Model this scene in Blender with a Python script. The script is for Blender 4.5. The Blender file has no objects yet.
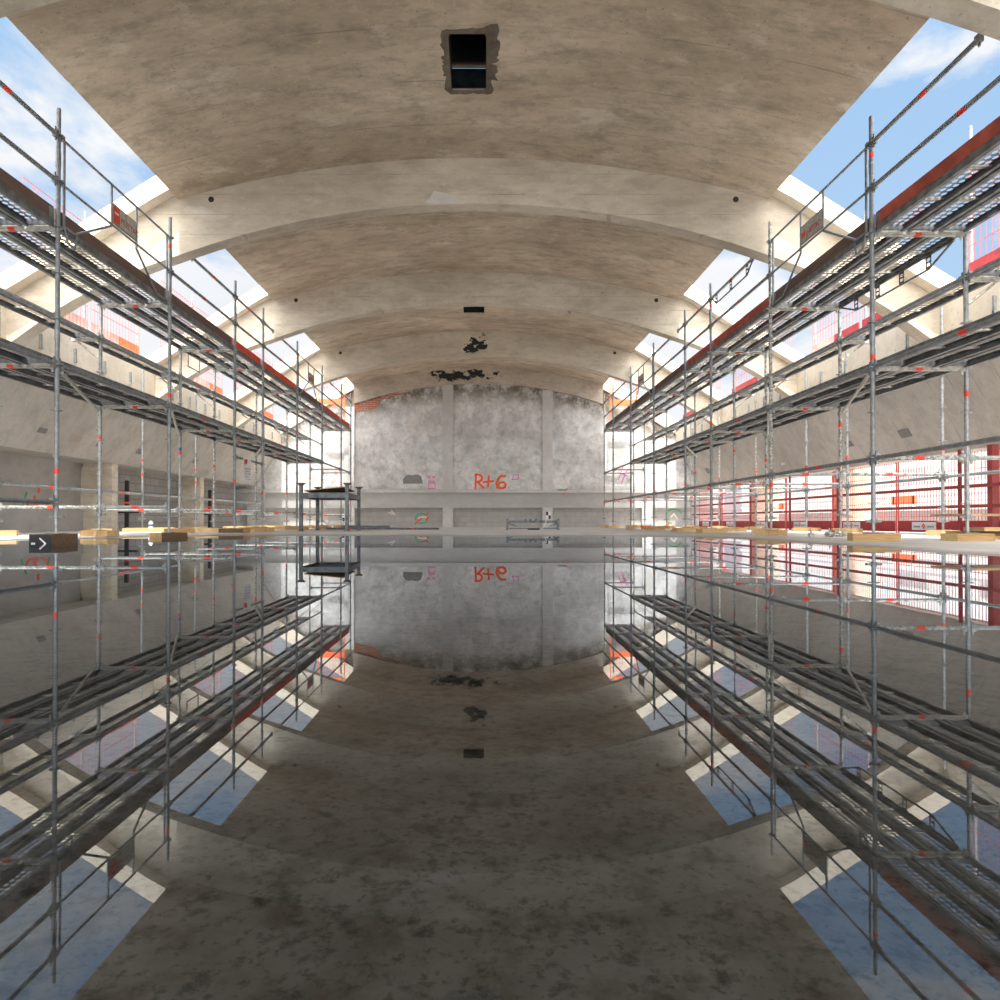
import bpy, math, random
from mathutils import Vector, Matrix, noise
random.seed(7)
S = bpy.context.scene
COL = S.collection
PI = math.pi

# ------------------------------------------------------------------ materials
def nt(name):
    m = bpy.data.materials.new(name); m.use_nodes = True
    t = m.node_tree; t.nodes.clear()
    out = t.nodes.new('ShaderNodeOutputMaterial')
    b = t.nodes.new('ShaderNodeBsdfPrincipled')
    t.links.new(b.outputs[0], out.inputs[0])
    return m, t, b, out
def N(t, typ, **kw):
    n = t.nodes.new(typ)
    for k, v in kw.items():
        if hasattr(n, k): setattr(n, k, v)
        else: n.inputs[k].default_value = v
    return n
def L(t, a, b): t.links.new(a, b)
def math_(t, op, a, b=None, c=None, clamp=False):
    n = t.nodes.new('ShaderNodeMath'); n.operation = op; n.use_clamp = clamp
    for i, v in enumerate((a, b, c)):
        if v is None: continue
        if isinstance(v, (int, float)): n.inputs[i].default_value = v
        else: L(t, v, n.inputs[i])
    return n.outputs[0]
def mix_(t, fac, a, b):
    n = t.nodes.new('ShaderNodeMix'); n.data_type = 'RGBA'
    if isinstance(fac, (int, float)): n.inputs[0].default_value = fac
    else: L(t, fac, n.inputs[0])
    for v, i in ((a, 6), (b, 7)):
        if isinstance(v, tuple): n.inputs[i].default_value = (*v[:3], 1)
        else: L(t, v, n.inputs[i])
    return n.outputs[2]
def noise_(t, vec, scale, detail=6, rough=.6, lo=.35, hi=.65, dist=0):
    n = N(t, 'ShaderNodeTexNoise', Scale=scale, Detail=detail, Roughness=rough, Distortion=dist)
    L(t, vec, n.inputs['Vector'])
    r = N(t, 'ShaderNodeMapRange'); r.inputs[1].default_value = lo; r.inputs[2].default_value = hi
    L(t, n.outputs[0], r.inputs[0])
    return r.outputs[0]
def coords(t, kind='Object', scale=(1, 1, 1)):
    c = N(t, 'ShaderNodeTexCoord')
    m = N(t, 'ShaderNodeMapping'); m.inputs['Scale'].default_value = scale
    L(t, c.outputs[kind], m.inputs[0])
    return m.outputs[0]
def sep(t, vec):
    s = N(t, 'ShaderNodeSeparateXYZ'); L(t, vec, s.inputs[0]); return s.outputs

def concrete(name, c1, c2, big=.6, fine=9, mottle=0, rough=.88, lines=None, pits=.35, pale=None, black=None, moss=None, rust=None, bump=.25, stretch=(1, 1, 1)):
    m, t, b, out = nt(name)
    v = coords(t, scale=stretch); v0 = coords(t)
    x, y, z = sep(t, v0)
    col = mix_(t, noise_(t, v, big, 8, .62, .32, .68), c1, c2)
    col = mix_(t, math_(t, 'MULTIPLY', noise_(t, v, fine, 6, .7, .45, .75), .45), col, tuple(q * .72 for q in c2))
    if mottle:
        col = mix_(t, math_(t, 'MULTIPLY', noise_(t, v, 3.1, 9, .72, .47, .66), mottle), col, tuple(q * .55 for q in c2))
        col = mix_(t, math_(t, 'MULTIPLY', noise_(t, v0, 11, 8, .75, .6, .68), mottle * .7), col, tuple(min(.9, q * 1.22) for q in c1))
    if pale:
        col = mix_(t, math_(t, 'MULTIPLY', noise_(t, v, 1.7, 9, .7, .56, .66), .6), col, pale)
    if rust:
        col = mix_(t, math_(t, 'MULTIPLY', noise_(t, v, .9, 5, .6, .55, .75), .5), col, rust)
    if pits:
        p = noise_(t, v0, 26, 3, .5, .66, .72)
        col = mix_(t, math_(t, 'MULTIPLY', p, pits), col, tuple(q * .35 for q in c2))
    if lines:
        ax, step, wd = lines
        c = (x, y, z)['XYZ'.index(ax)]
        wob = math_(t, 'MULTIPLY', N(t, 'ShaderNodeTexNoise', Scale=.8).outputs[0], .05)
        f = math_(t, 'FRACT', math_(t, 'DIVIDE', math_(t, 'ADD', c, wob), step))
        ln = math_(t, 'LESS_THAN', f, wd / step)
        ln = math_(t, 'MULTIPLY', ln, noise_(t, v0, 1.3, 4, .6, .42, .7))
        col = mix_(t, math_(t, 'MULTIPLY', ln, .75), col, tuple(q * .45 for q in c2))
    if black:
        cx, w, z0, z1 = black
        ex = math_(t, 'DIVIDE', math_(t, 'SUBTRACT', x, cx), w); ez = math_(t, 'DIVIDE', math_(t, 'SUBTRACT', z, (z0 + z1) / 2), (z1 - z0) / 2)
        mk = math_(t, 'ADD', math_(t, 'MULTIPLY', ex, ex), math_(t, 'MULTIPLY', ez, ez))
        zz = math_(t, 'MAXIMUM', math_(t, 'MULTIPLY', math_(t, 'SUBTRACT', 1.0, mk), .15), -.4)
        bn = N(t, 'ShaderNodeTexNoise', Scale=3.4, Detail=5, Roughness=.62); L(t, coords(t, scale=(1, 1, 1.7)), bn.inputs['Vector'])
        fac = math_(t, 'GREATER_THAN', math_(t, 'ADD', bn.outputs[0], zz), .60)
        col = mix_(t, fac, col, (.018, .022, .02))
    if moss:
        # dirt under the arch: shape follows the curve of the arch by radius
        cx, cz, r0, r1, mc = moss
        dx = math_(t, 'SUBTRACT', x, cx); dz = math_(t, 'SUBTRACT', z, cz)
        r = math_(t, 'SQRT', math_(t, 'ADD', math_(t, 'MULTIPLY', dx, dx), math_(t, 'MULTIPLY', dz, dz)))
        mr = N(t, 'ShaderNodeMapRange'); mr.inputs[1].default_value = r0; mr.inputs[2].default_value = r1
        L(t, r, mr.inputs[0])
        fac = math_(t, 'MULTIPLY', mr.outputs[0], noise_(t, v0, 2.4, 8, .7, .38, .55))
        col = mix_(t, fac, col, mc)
    L(t, col, b.inputs['Base Color'])
    b.inputs['Roughness'].default_value = rough
    bp = N(t, 'ShaderNodeBump', Strength=bump, Distance=.02)
    nn = N(t, 'ShaderNodeTexNoise', Scale=fine * 1.5, Detail=8, Roughness=.7); L(t, v, nn.inputs['Vector'])
    L(t, nn.outputs[0], bp.inputs['Height']); L(t, bp.outputs[0], b.inputs['Normal'])
    return m

def metal(name, c1, c2, scale=14, metallic=.55, rough=.5, lo=.4, hi=.6):
    m, t, b, out = nt(name)
    v = coords(t)
    oi = N(t, 'ShaderNodeObjectInfo')
    va = N(t, 'ShaderNodeVectorMath', operation='ADD'); L(t, v, va.inputs[0]); L(t, oi.outputs['Location'], va.inputs[1])
    col = mix_(t, noise_(t, va.outputs[0], scale, 4, .6, lo, hi), c1, c2)
    L(t, col, b.inputs['Base Color'])
    b.inputs['Metallic'].default_value = metallic; b.inputs['Roughness'].default_value = rough
    return m

def plain(name, c, rough=.6, metallic=0, var=.12, scale=5, alpha=None):
    m, t, b, out = nt(name)
    v = coords(t)
    col = mix_(t, noise_(t, v, scale, 5, .6), tuple(q * (1 - var) for q in c), tuple(min(1, q * (1 + var)) for q in c))
    L(t, col, b.inputs['Base Color'])
    b.inputs['Roughness'].default_value = rough; b.inputs['Metallic'].default_value = metallic
    return m

def wood(name, c1, c2, scale=(3, 40, 40)):
    m, t, b, out = nt(name)
    v = coords(t, scale=scale)
    oi = N(t, 'ShaderNodeObjectInfo')
    va = N(t, 'ShaderNodeVectorMath', operation='ADD'); L(t, v, va.inputs[0]); L(t, oi.outputs['Location'], va.inputs[1])
    col = mix_(t, noise_(t, va.outputs[0], 1.0, 5, .6, .35, .65, .6), c1, c2)
    L(t, col, b.inputs['Base Color']); b.inputs['Roughness'].default_value = .75
    return m

M = {}
M['vault'] = concrete('vault_concrete', (.72, .605, .47), (.45, .36, .265), mottle=.6, big=.9, fine=7, lines=('Y', .92, .018), pits=.6, pale=(.78, .70, .60), stretch=(.6, 1.2, 1))
M['rib'] = concrete('rib_concrete', (.72, .65, .535), (.52, .445, .35), mottle=.45, big=.8, fine=8, pits=.5, pale=(.72, .67, .6), stretch=(.5, 1, 1.3), lines=('Z', .31, .012))
M['rib_black'] = concrete('rib_concrete_with_black_patches', (.72, .65, .535), (.52, .445, .35), mottle=.45, big=.8, fine=8, pits=.5, stretch=(.5, 1, 1.3), black=(-.2, .42, 5.12, 5.72))
M['arch_black'] = concrete('end_arch_concrete', (.62, .55, .455), (.45, .385, .31), mottle=.5, big=.8, fine=8, pits=.5, stretch=(.6, 1, 1.2), black=(-.75, 1.35, 5.30, 5.72))
M['shell'] = concrete('shell_concrete', (.58, .545, .50), (.42, .39, .35), mottle=.35, big=.6, fine=6, lines=('Y', .45, .014), pits=.4, stretch=(1, .8, .5))
M['beam'] = concrete('beam_concrete', (.82, .735, .61), (.64, .56, .45), big=.6, fine=7, pits=.5, rust=(.50, .40, .28))
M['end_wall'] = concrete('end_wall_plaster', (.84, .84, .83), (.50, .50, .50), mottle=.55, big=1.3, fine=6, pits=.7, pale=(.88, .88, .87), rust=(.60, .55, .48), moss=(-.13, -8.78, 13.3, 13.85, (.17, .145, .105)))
M['pier'] = concrete('pier_concrete', (.66, .655, .64), (.52, .515, .505), big=.9, fine=6, pits=.3)
M['lowbeam'] = concrete('low_beam_concrete', (.56, .555, .55), (.44, .435, .43), big=.7, fine=6, pits=.3, stretch=(.4, 1, 1))
M['sidewall'] = concrete('side_wall_concrete', (.46, .44, .42), (.33, .315, .30), big=.7, fine=5, pits=.3, stretch=(1, .6, 1))
M['galv'] = metal('galvanised_steel', (.22, .24, .255), (.31, .33, .34), 14, .5, .5)
M['galv_light'] = metal('light_galvanised_steel', (.28, .30, .31), (.42, .43, .43), 18, .45, .45)
M['speckle'] = metal('weathered_zinc', (.22, .23, .23), (.52, .52, .49), 24, .35, .55, .45, .55)
M['deckside'] = metal('deck_side_steel', (.13, .14, .15), (.24, .25, .26), 9, .5, .5)
M['decktop'] = metal('perforated_deck_steel', (.42, .44, .44), (.60, .61, .60), 9, .35, .5)
M['cream'] = metal('dusty_transom_steel', (.40, .39, .36), (.62, .60, .54), 22, .3, .6)
M['ochre'] = metal('dusty_ochre_deck_steel', (.48, .44, .35), (.66, .62, .52), 12, .25, .6)
M['sticker_red'] = plain('red_label', (.85, .06, .03), .5)
M['sticker_blue'] = plain('blue_label', (.03, .14, .45), .5)
M['white'] = plain('white_board', (.80, .80, .82), .5, var=.05)
M['grey_mark'] = plain('grey_print', (.30, .32, .38), .6)
M['black'] = plain('black_paint', (.015, .016, .018), .5)
M['orange_paint'] = plain('orange_spray_paint', (1.0, .10, .015), .6)
M['green_paint'] = plain('green_spray_paint', (.05, .45, .18), .6)
M['pink_paint'] = plain('pink_spray_paint', (.70, .10, .45), .6)
M['pale_paint'] = plain('pale_spray_paint', (.72, .73, .72), .6)
M['wood'] = wood('yellow_timber', (.52, .335, .15), (.36, .22, .09))
M['wood_pale'] = wood('pale_timber', (.66, .47, .24), (.52, .35, .16))
M['wood_brown'] = wood('brown_timber', (.21, .13, .07), (.12, .075, .045))
M['toe_brown'] = wood('weathered_brown_board', (.19, .12, .095), (.11, .075, .06), (40, 2, 40))
M['toe_red'] = plain('rust_red_board', (.42, .085, .055), .7, var=.25)
M['toe_bright'] = plain('bright_red_board', (.72, .07, .03), .6, var=.15)
M['maroon'] = plain('dark_red_steel', (.23, .03, .03), .55, var=.2)
M['red_mesh'] = plain('red_coated_wire', (.62, .08, .06), .5)
M['red_panel'] = plain('red_kick_plate', (.40, .032, .042), .55, var=.15)
M['orange_panel'] = plain('orange_kick_plate', (.95, .17, .05), .55)
M['pinkwhite'] = plain('faded_red_white_plate', (.72, .42, .38), .6, var=.25, scale=3)
M['plywood'] = wood('plywood_sheet', (.50, .34, .19), (.36, .23, .12), (4, 30, 30))
M['rack'] = metal('dark_rack_steel', (.10, .115, .13), (.19, .205, .22), 9, .4, .5)
M['facade'] = plain('white_facade', (.86, .85, .82), .7, var=.04, scale=2)
M['facade_grey'] = plain('pale_grey_facade', (.52, .50, .50), .8, var=.1)
M['parapet'] = concrete('parapet_concrete', (.42, .37, .38), (.34, .30, .31), pits=.2)
M['terrace'] = concrete('terrace_concrete', (.55, .53, .50), (.45, .43, .40), pits=.2)
M['shaft'] = plain('dark_shaft', (.02, .021, .022), .6, var=.4)  # near-black colour on the inner faces of the shafts
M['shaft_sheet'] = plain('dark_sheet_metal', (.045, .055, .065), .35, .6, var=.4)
M['stain'] = concrete('dark_stained_concrete', (.24, .195, .145), (.10, .082, .062), big=3, fine=14, pits=.3)
M['patch'] = concrete('pale_plaster_patch', (.72, .70, .67), (.62, .60, .57), pits=.1)
M['niche'] = concrete('grey_mortar_patch', (.26, .26, .255), (.19, .19, .188), pits=.5)
M['tan_patch'] = concrete('tan_repair_patch', (.46, .40, .33), (.38, .33, .27), pits=.2)
M['hole'] = plain('hole_shade', (.035, .03, .026), .9)

def brick(name, c1, c2, mortar, bw, bh, ms=.02, plaster=None):
    m, t, b, out = nt(name)
    v = coords(t)
    x, y, z = sep(t, v)
    cv = N(t, 'ShaderNodeCombineXYZ')
    L(t, math_(t, 'ADD', x, y), cv.inputs[0]); L(t, z, cv.inputs[1])
    bt = N(t, 'ShaderNodeTexBrick')
    bt.inputs['Color1'].default_value = (*c1, 1); bt.inputs['Color2'].default_value = (*c2, 1); bt.inputs['Mortar'].default_value = (*mortar, 1)
    bt.inputs['Scale'].default_value = 1; bt.inputs['Mortar Size'].default_value = ms
    bt.inputs['Brick Width'].default_value = bw; bt.inputs['Row Height'].default_value = bh
    L(t, cv.outputs[0], bt.inputs['Vector'])
    col = mix_(t, math_(t, 'MULTIPLY', noise_(t, v, 5, 6, .7), .4), bt.outputs['Color'], tuple(q * .6 for q in c1))
    if plaster:
        col = mix_(t, noise_(t, v, 3.2, 7, .7, .57, .62), col, plaster)
    L(t, col, b.inputs['Base Color']); b.inputs['Roughness'].default_value = .9
    bp = N(t, 'ShaderNodeBump', Strength=.4, Distance=.01); L(t, bt.outputs['Fac'], bp.inputs['Height']); bp.invert = True
    L(t, bp.outputs[0], b.inputs['Normal'])
    return m
M['block'] = brick('grey_blockwork', (.42, .40, .385), (.35, .335, .32), (.23, .22, .21), .5, .2, .012)
M['brick'] = brick('exposed_brick', (.52, .16, .08), (.40, .12, .06), (.45, .36, .28), .24, .075, .012, plaster=(.36, .33, .29))
M['lowpanel'] = brick('low_blockwork', (.50, .49, .475), (.44, .43, .42), (.38, .37, .36), .4, .2, .01)

def floor_mat():
    m, t, b, out = nt('pool_floor_concrete')
    v = coords(t)
    x, y, z = sep(t, v)
    dry = mix_(t, noise_(t, v, 1.2, 8, .65), (.60, .58, .55), (.44, .425, .40))
    wet = mix_(t, noise_(t, v, 9, 8, .65, .3, .7), (.29, .285, .28), (.145, .138, .13))
    st = noise_(t, v, 52, 7, .68, .52, .68)
    wet = mix_(t, noise_(t, v, 22, 6, .65, .5, .68), wet, (.11, .090, .072))
    st2 = noise_(t, v, 130, 4, .6, .56, .66)
    wet = mix_(t, st, wet, (.012, .014, .012))
    wet = mix_(t, math_(t, 'MULTIPLY', st2, .7), wet, (.03, .028, .026))
    wet = mix_(t, noise_(t, v, 70, 3, .5, .72, .75), wet, (.20, .18, .14))
    mr = N(t, 'ShaderNodeMapRange'); mr.inputs[1].default_value = .001; mr.inputs[2].default_value = .014
    wob = math_(t, 'MULTIPLY', noise_(t, v, 3, 6, .7, 0, 1), .012)
    L(t, math_(t, 'ADD', z, math_(t, 'SUBTRACT', wob, .006)), mr.inputs[0])
    L(t, mix_(t, mr.outputs[0], wet, dry), b.inputs['Base Color'])
    mr2 = N(t, 'ShaderNodeMapRange'); mr2.inputs[3].default_value = .35; mr2.inputs[4].default_value = .85
    L(t, mr.outputs[0], mr2.inputs[0]); L(t, mr2.outputs[0], b.inputs['Roughness'])
    bp = N(t, 'ShaderNodeBump', Strength=.15, Distance=.01)
    n = N(t, 'ShaderNodeTexNoise', Scale=18, Detail=6); L(t, v, n.inputs['Vector']); L(t, n.outputs[0], bp.inputs['Height'])
    L(t, bp.outputs[0], b.inputs['Normal'])
    return m
M['floor'] = floor_mat()

def water_mat():
    m = bpy.data.materials.new('still_water'); m.use_nodes = True
    t = m.node_tree; t.nodes.clear()
    out = t.nodes.new('ShaderNodeOutputMaterial')
    tr = N(t, 'ShaderNodeBsdfTransparent'); tr.inputs[0].default_value = (.86, .90, .92, 1)
    gl = N(t, 'ShaderNodeBsdfGlossy'); gl.inputs['Roughness'].default_value = 0.0; gl.inputs[0].default_value = (.88, .94, 1.0, 1)
    fr = N(t, 'ShaderNodeFresnel', IOR=1.72)
    mx = N(t, 'ShaderNodeMixShader')
    L(t, fr.outputs[0], mx.inputs[0]); L(t, tr.outputs[0], mx.inputs[1]); L(t, gl.outputs[0], mx.inputs[2])
    L(t, mx.outputs[0], out.inputs[0])
    return m
M['water'] = water_mat()

# ------------------------------------------------------------------ mesh helpers
class MB:
    def __init__(s): s.v = []; s.f = []; s.m = []; s.mats = []
    def mi(s, mat):
        if mat not in s.mats: s.mats.append(mat)
        return s.mats.index(mat)
    def add(s, vs, fs, mat):
        b = len(s.v); k = s.mi(mat)
        s.v.extend(tuple(p) for p in vs)
        for f in fs: s.f.append(tuple(b + i for i in f)); s.m.append(k)
    def box(s, x0, x1, y0, y1, z0, z1, mat):
        vs = [(x, y, z) for z in (z0, z1) for y in (y0, y1) for x in (x0, x1)]
        s.add(vs, [(0, 2, 3, 1), (4, 5, 7, 6), (0, 1, 5, 4), (2, 6, 7, 3), (0, 4, 6, 2), (1, 3, 7, 5)], mat)
    def obox(s, c, rz, sx, sy, sz, mat, tilt=0):
        R = Matrix.Rotation(rz, 3, 'Z') @ Matrix.Rotation(tilt, 3, 'X')
        vs = [Vector(c) + R @ Vector((x * sx / 2, y * sy / 2, z * sz / 2)) for z in (-1, 1) for y in (-1, 1) for x in (-1, 1)]
        s.add(vs, [(0, 2, 3, 1), (4, 5, 7, 6), (0, 1, 5, 4), (2, 6, 7, 3), (0, 4, 6, 2), (1, 3, 7, 5)], mat)
    def tube(s, p0, p1, r, mat, n=10, r1=None, caps=True):
        p0 = Vector(p0); p1 = Vector(p1); d = (p1 - p0).normalized()
        a = Vector((0, 0, 1)) if abs(d.z) < .9 else Vector((1, 0, 0))
        u = d.cross(a).normalized(); w = d.cross(u)
        r1 = r if r1 is None else r1
        vs = []
        for p, q in ((p0, r), (p1, r1)):
            for i in range(n):
                an = 2 * PI * i / n
                vs.append(p + u * math.cos(an) * q + w * math.sin(an) * q)
        fs = [(i, (i + 1) % n, n + (i + 1) % n, n + i) for i in range(n)]
        if caps: fs += [tuple(range(n - 1, -1, -1)), tuple(range(n, 2 * n))]
        s.add(vs, fs, mat)
    def path(s, pts, r, mat, n=8):
        for a, b in zip(pts[:-1], pts[1:]): s.tube(a, b, r, mat, n)
    def strip(s, A, B, y0, y1, mat, closed_ends=True):
        """solid between two matched (x,z) lists, extruded from y0 to y1"""
        n = len(A); vs = []
        for (ax, az), (bx, bz) in zip(A, B):
            vs += [(ax, y0, az), (bx, y0, bz), (bx, y1, bz), (ax, y1, az)]
        fs = []
        for i in range(n - 1):
            a = 4 * i; b = a + 4
            for k in range(4):
                k2 = (k + 1) % 4
                fs.append((a + k, a + k2, b + k2, b + k))
        fs += [(3, 2, 1, 0), (4 * n - 4, 4 * n - 3, 4 * n - 2, 4 * n - 1)]
        s.add(vs, fs, mat)
    def prism(s, poly, y0, y1, mat):
        """polygon in (x,z) extruded along y"""
        n = len(poly)
        vs = [(x, y0, z) for x, z in poly] + [(x, y1, z) for x, z in poly]
        fs = [tuple(range(n)), tuple(range(2 * n - 1, n - 1, -1))] + [(i, n + i, n + (i + 1) % n, (i + 1) % n) for i in range(n)]
        s.add(vs, fs, mat)
    def stroke(s, pts, w, y, mat, th=.004):
        """painted stroke on a wall facing -y: ribbon through (x,z) points"""
        for (ax, az), (bx, bz) in zip(pts[:-1], pts[1:]):
            th += .0005                      # each stroke lies a hair over the last
            s.ns = getattr(s, 'ns', 0) + 1; th0 = th + .0006 * (s.ns % 24)
            d = Vector((bx - ax, bz - az)); l = d.length
            if l < 1e-6: continue
            d /= l; nx, nz = -d.y * w / 2, d.x * w / 2
            ex, ez = d.x * w / 2, d.y * w / 2
            s.prism([(ax - ex + nx, az - ez + nz), (ax - ex - nx, az - ez - nz), (bx + ex - nx, bz + ez - nz), (bx + ex + nx, bz + ez + nz)], y - th0, y, mat)
    def mesh(s, name, smooth=False):
        me = bpy.data.meshes.new(name)
        me.from_pydata(s.v, [], s.f)
        for k in s.mats: me.materials.append(M[k])
        me.polygons.foreach_set('material_index', s.m)
        if smooth: me.polygons.foreach_set('use_smooth', [True] * len(s.f))
        me.update()
        import bmesh
        bm = bmesh.new(); bm.from_mesh(me); bmesh.ops.recalc_face_normals(bm, faces=bm.faces); bm.to_mesh(me); bm.free()
        return me

def link(name, me, parent=None, loc=(0, 0, 0), rot=None):
    o = bpy.data.objects.new(name, me); COL.objects.link(o)
    o.location = loc
    if rot is not None: o.rotation_euler = rot
    if parent is not None: o.parent = parent
    return o
def tag(o, label, cat=None, group=None, kind=None):
    o['label'] = label
    if cat: o['category'] = cat
    if group: o['group'] = group
    if kind: o['kind'] = kind
    return o
def struct(name, mb, label, cat, parent=None, smooth=False):
    o = link(name, mb.mesh(name, smooth), parent)
    if parent is None: tag(o, label, cat, None, 'structure')
    return o
def empty(name, loc, label, cat, group=None):
    o = bpy.data.objects.new(name, None); COL.objects.link(o); o.location = loc; o.empty_display_size = .2
    return tag(o, label, cat, group)

def catmull(P, k=8):
    out = []
    Q = [P[0]] + list(P) + [P[-1]]
    for i in range(1, len(Q) - 2):
        p0, p1, p2, p3 = (Vector(q) for q in Q[i - 1:i + 3])
        for j in range(k):
            t = j / k
            out.append(tuple(.5 * ((2 * p1) + (p2 - p0) * t + (2 * p0 - 5 * p1 + 4 * p2 - p3) * t * t + (3 * p1 - p0 - 3 * p2 + p3) * t ** 3)))
    out.append(tuple(P[-1]))
    return out

# ------------------------------------------------------------------ dimensions of the hall
CX = -.131                      # middle of the hall
HALF = 4.52                     # half width of the roof slab
def slab_z(u): return 5.81 - (16.3 - math.sqrt(16.3 ** 2 - u * u))
def rib_z(u): return 5.108 - (13.2 - math.sqrt(13.2 ** 2 - u * u))
RIBS = [.84, 5.29, 10.04, 14.64, 19.24]
RT = .25
WALL_Y = 23.84
Y_BACK = -2.5
ZB = {-1: 1.53, 1: 1.40}

# roof slabs between the ribs, with the two shafts left open
def slab(name, y0, y1, label, hatch=None):
    mb = MB()
    us = sorted(set([-HALF + 2 * HALF * i / 48 for i in range(49)] + ([hatch[0] - CX, hatch[1] - CX] if hatch else [])))
    ys = sorted(set([y0 + (y1 - y0) * i / 6 for i in range(7)] + ([hatch[2], hatch[3]] if hatch else [])))
    TH = .20
    def hole(i, j):
        if not hatch: return False
        u = (us[i] + us[i + 1]) / 2 + CX; y = (ys[j] + ys[j + 1]) / 2
        return hatch[0] < u < hatch[1] and hatch[2] < y < hatch[3]
    nu, ny = len(us), len(ys)
    if abs(us[0]) < 0: pass
    vs = [(u + CX, y, slab_z(u)) for y in ys for u in us] + [(u + CX, y, slab_z(u) + TH) for y in ys for u in us]
    o = nu * ny; fs = []
    for j in range(ny - 1):
        for i in range(nu - 1):
            if hole(i, j): continue
            a, b, c, d = j * nu + i, j * nu + i + 1, (j + 1) * nu + i + 1, (j + 1) * nu + i
            fs += [(a, b, c, d), (o + a, o + d, o + c, o + b)]
            for (di, dj, p, q) in ((0, -1, a, b), (1, 0, b, c), (0, 1, c, d), (-1, 0, d, a)):
                ii, jj = i + di, j + dj
                if ii < 0 or jj < 0 or ii >= nu - 1 or jj >= ny - 1 or hole(ii, jj): fs.append((p, o + p, o + q, q))
    mb.add(vs, fs, 'vault')
    s = struct(name, mb, label, 'ceiling', smooth=False)
    return s
slab('ceiling_rear', Y_BACK, RIBS[0] + .1, 'curved concrete roof slab above and behind the viewer')
slab('ceiling', RIBS[0] + RT - .05, RIBS[1] + .05, 'curved concrete roof slab directly overhead, before the first arch rib')
C1 = slab('ceiling_near', RIBS[1] + RT - .05, RIBS[2] + .05, 'brownish curved roof slab with the large dark square shaft', (-.395, .055, 7.47, 8.45))
slab('ceiling_middle', RIBS[2] + RT - .05, RIBS[3] + .05, 'curved roof slab bay without any shaft', None)
C3 = slab('ceiling_far', RIBS[3] + RT - .05, RIBS[4] + .05, 'curved roof slab bay with the small dark shaft', (-.49, .06, 16.7, 17.58))
slab('ceiling_end', RIBS[4] + RT - .05, WALL_Y + .1, 'last curved roof slab bay against the end wall')

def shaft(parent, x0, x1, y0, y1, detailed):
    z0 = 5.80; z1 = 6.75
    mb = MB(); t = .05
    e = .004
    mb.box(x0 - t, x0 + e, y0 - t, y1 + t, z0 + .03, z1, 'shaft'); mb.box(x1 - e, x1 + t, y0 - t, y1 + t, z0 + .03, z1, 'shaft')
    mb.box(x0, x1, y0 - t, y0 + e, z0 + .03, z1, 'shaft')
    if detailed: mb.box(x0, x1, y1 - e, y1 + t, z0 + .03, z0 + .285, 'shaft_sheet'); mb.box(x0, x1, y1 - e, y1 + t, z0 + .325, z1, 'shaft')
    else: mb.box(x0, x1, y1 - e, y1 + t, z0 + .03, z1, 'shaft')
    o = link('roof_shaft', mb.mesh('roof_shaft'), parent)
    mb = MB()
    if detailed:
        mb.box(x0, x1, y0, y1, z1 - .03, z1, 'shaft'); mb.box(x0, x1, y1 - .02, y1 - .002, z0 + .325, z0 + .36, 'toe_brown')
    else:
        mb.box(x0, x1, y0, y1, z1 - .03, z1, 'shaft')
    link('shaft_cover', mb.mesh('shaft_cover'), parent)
shaft(C1, -.395, .055, 7.47, 8.45, True)
shaft(C3, -.49, .06, 16.7, 17.58, False)
# dirt ring round the near shaft: broken edges of the opening
mb = MB()
rg = random.Random(3)
def ringpt(k, n, e):
    a = 2 * PI * k / n
    cx, cy = -.17, 7.96
    hx, hy = .225 + e, .49 + e
    c, s_ = math.cos(a), math.sin(a)
    q = 1 / max(abs(c) / hx, abs(s_) / hy)
    return cx + c * q, cy + s_ * q
n = 64
es = [.05 + .05 * rg.random() + (.06 if .0 < (k / n) % 1 < .12 or .8 < (k / n) < 1 else 0) for k in range(n)]
vs = []
for k in range(n):
    x, y = ringpt(k, n, 0); vs.append((x, y, slab_z(x - CX) - .004))
    x, y = ringpt(k, n, es[k]); vs.append((x, y, slab_z(x - CX) - .0015))
mb.add(vs, [(2 * k, 2 * k + 1, (2 * k + 3) % (2 * n), (2 * k + 2) % (2 * n)) for k in range(n)], 'stain')
link('broken_shaft_edge', mb.mesh('broken_shaft_edge'), C1)

# arch ribs: web, outer arm and leg, and the kerb along the roof openings
inner = [(u, rib_z(u)) for u in [0, .5, 1, 1.5, 2, 2.5, 3, 3.5, 4.0, 4.4]]
inner += catmull([(4.4, rib_z(4.4)), (5.2, 4.06), (6.14, 3.62), (6.9, 3.10), (7.36, 2.74), (7.67, 2.24), (7.93, 1.82), (8.10, 1.5), (8.11, 1.2), (8.11, 0)], 4)[1:]
outer = [(u, slab_z(u) + .06) for u in [0, .5, 1, 1.5, 2, 2.5, 3, 3.5, 4.0, 4.4]]
outer += catmull([(4.4, slab_z(4.4) + .06), (5.2, 5.0), (6.14, 4.38), (7.0, 3.82), (7.8, 3.15), (8.2, 2.5), (8.5, 2.0), (8.75, 1.5), (8.8, 1.2), (8.8, 0)], 4)[1:]
top_line = [(4.47, 5.60), (4.80, 5.42), (5.87, 4.74), (6.71, 4.19), (7.30, 3.83)]
bot_line = [(4.47, 5.28), (4.80, 5.10), (5.87, 4.43), (6.71, 3.90), (7.30, 3.55)]
ORD = ['first', 'second', 'third', 'fourth', 'fifth', 'sixth', 'seventh', 'eighth', 'ninth']
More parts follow.
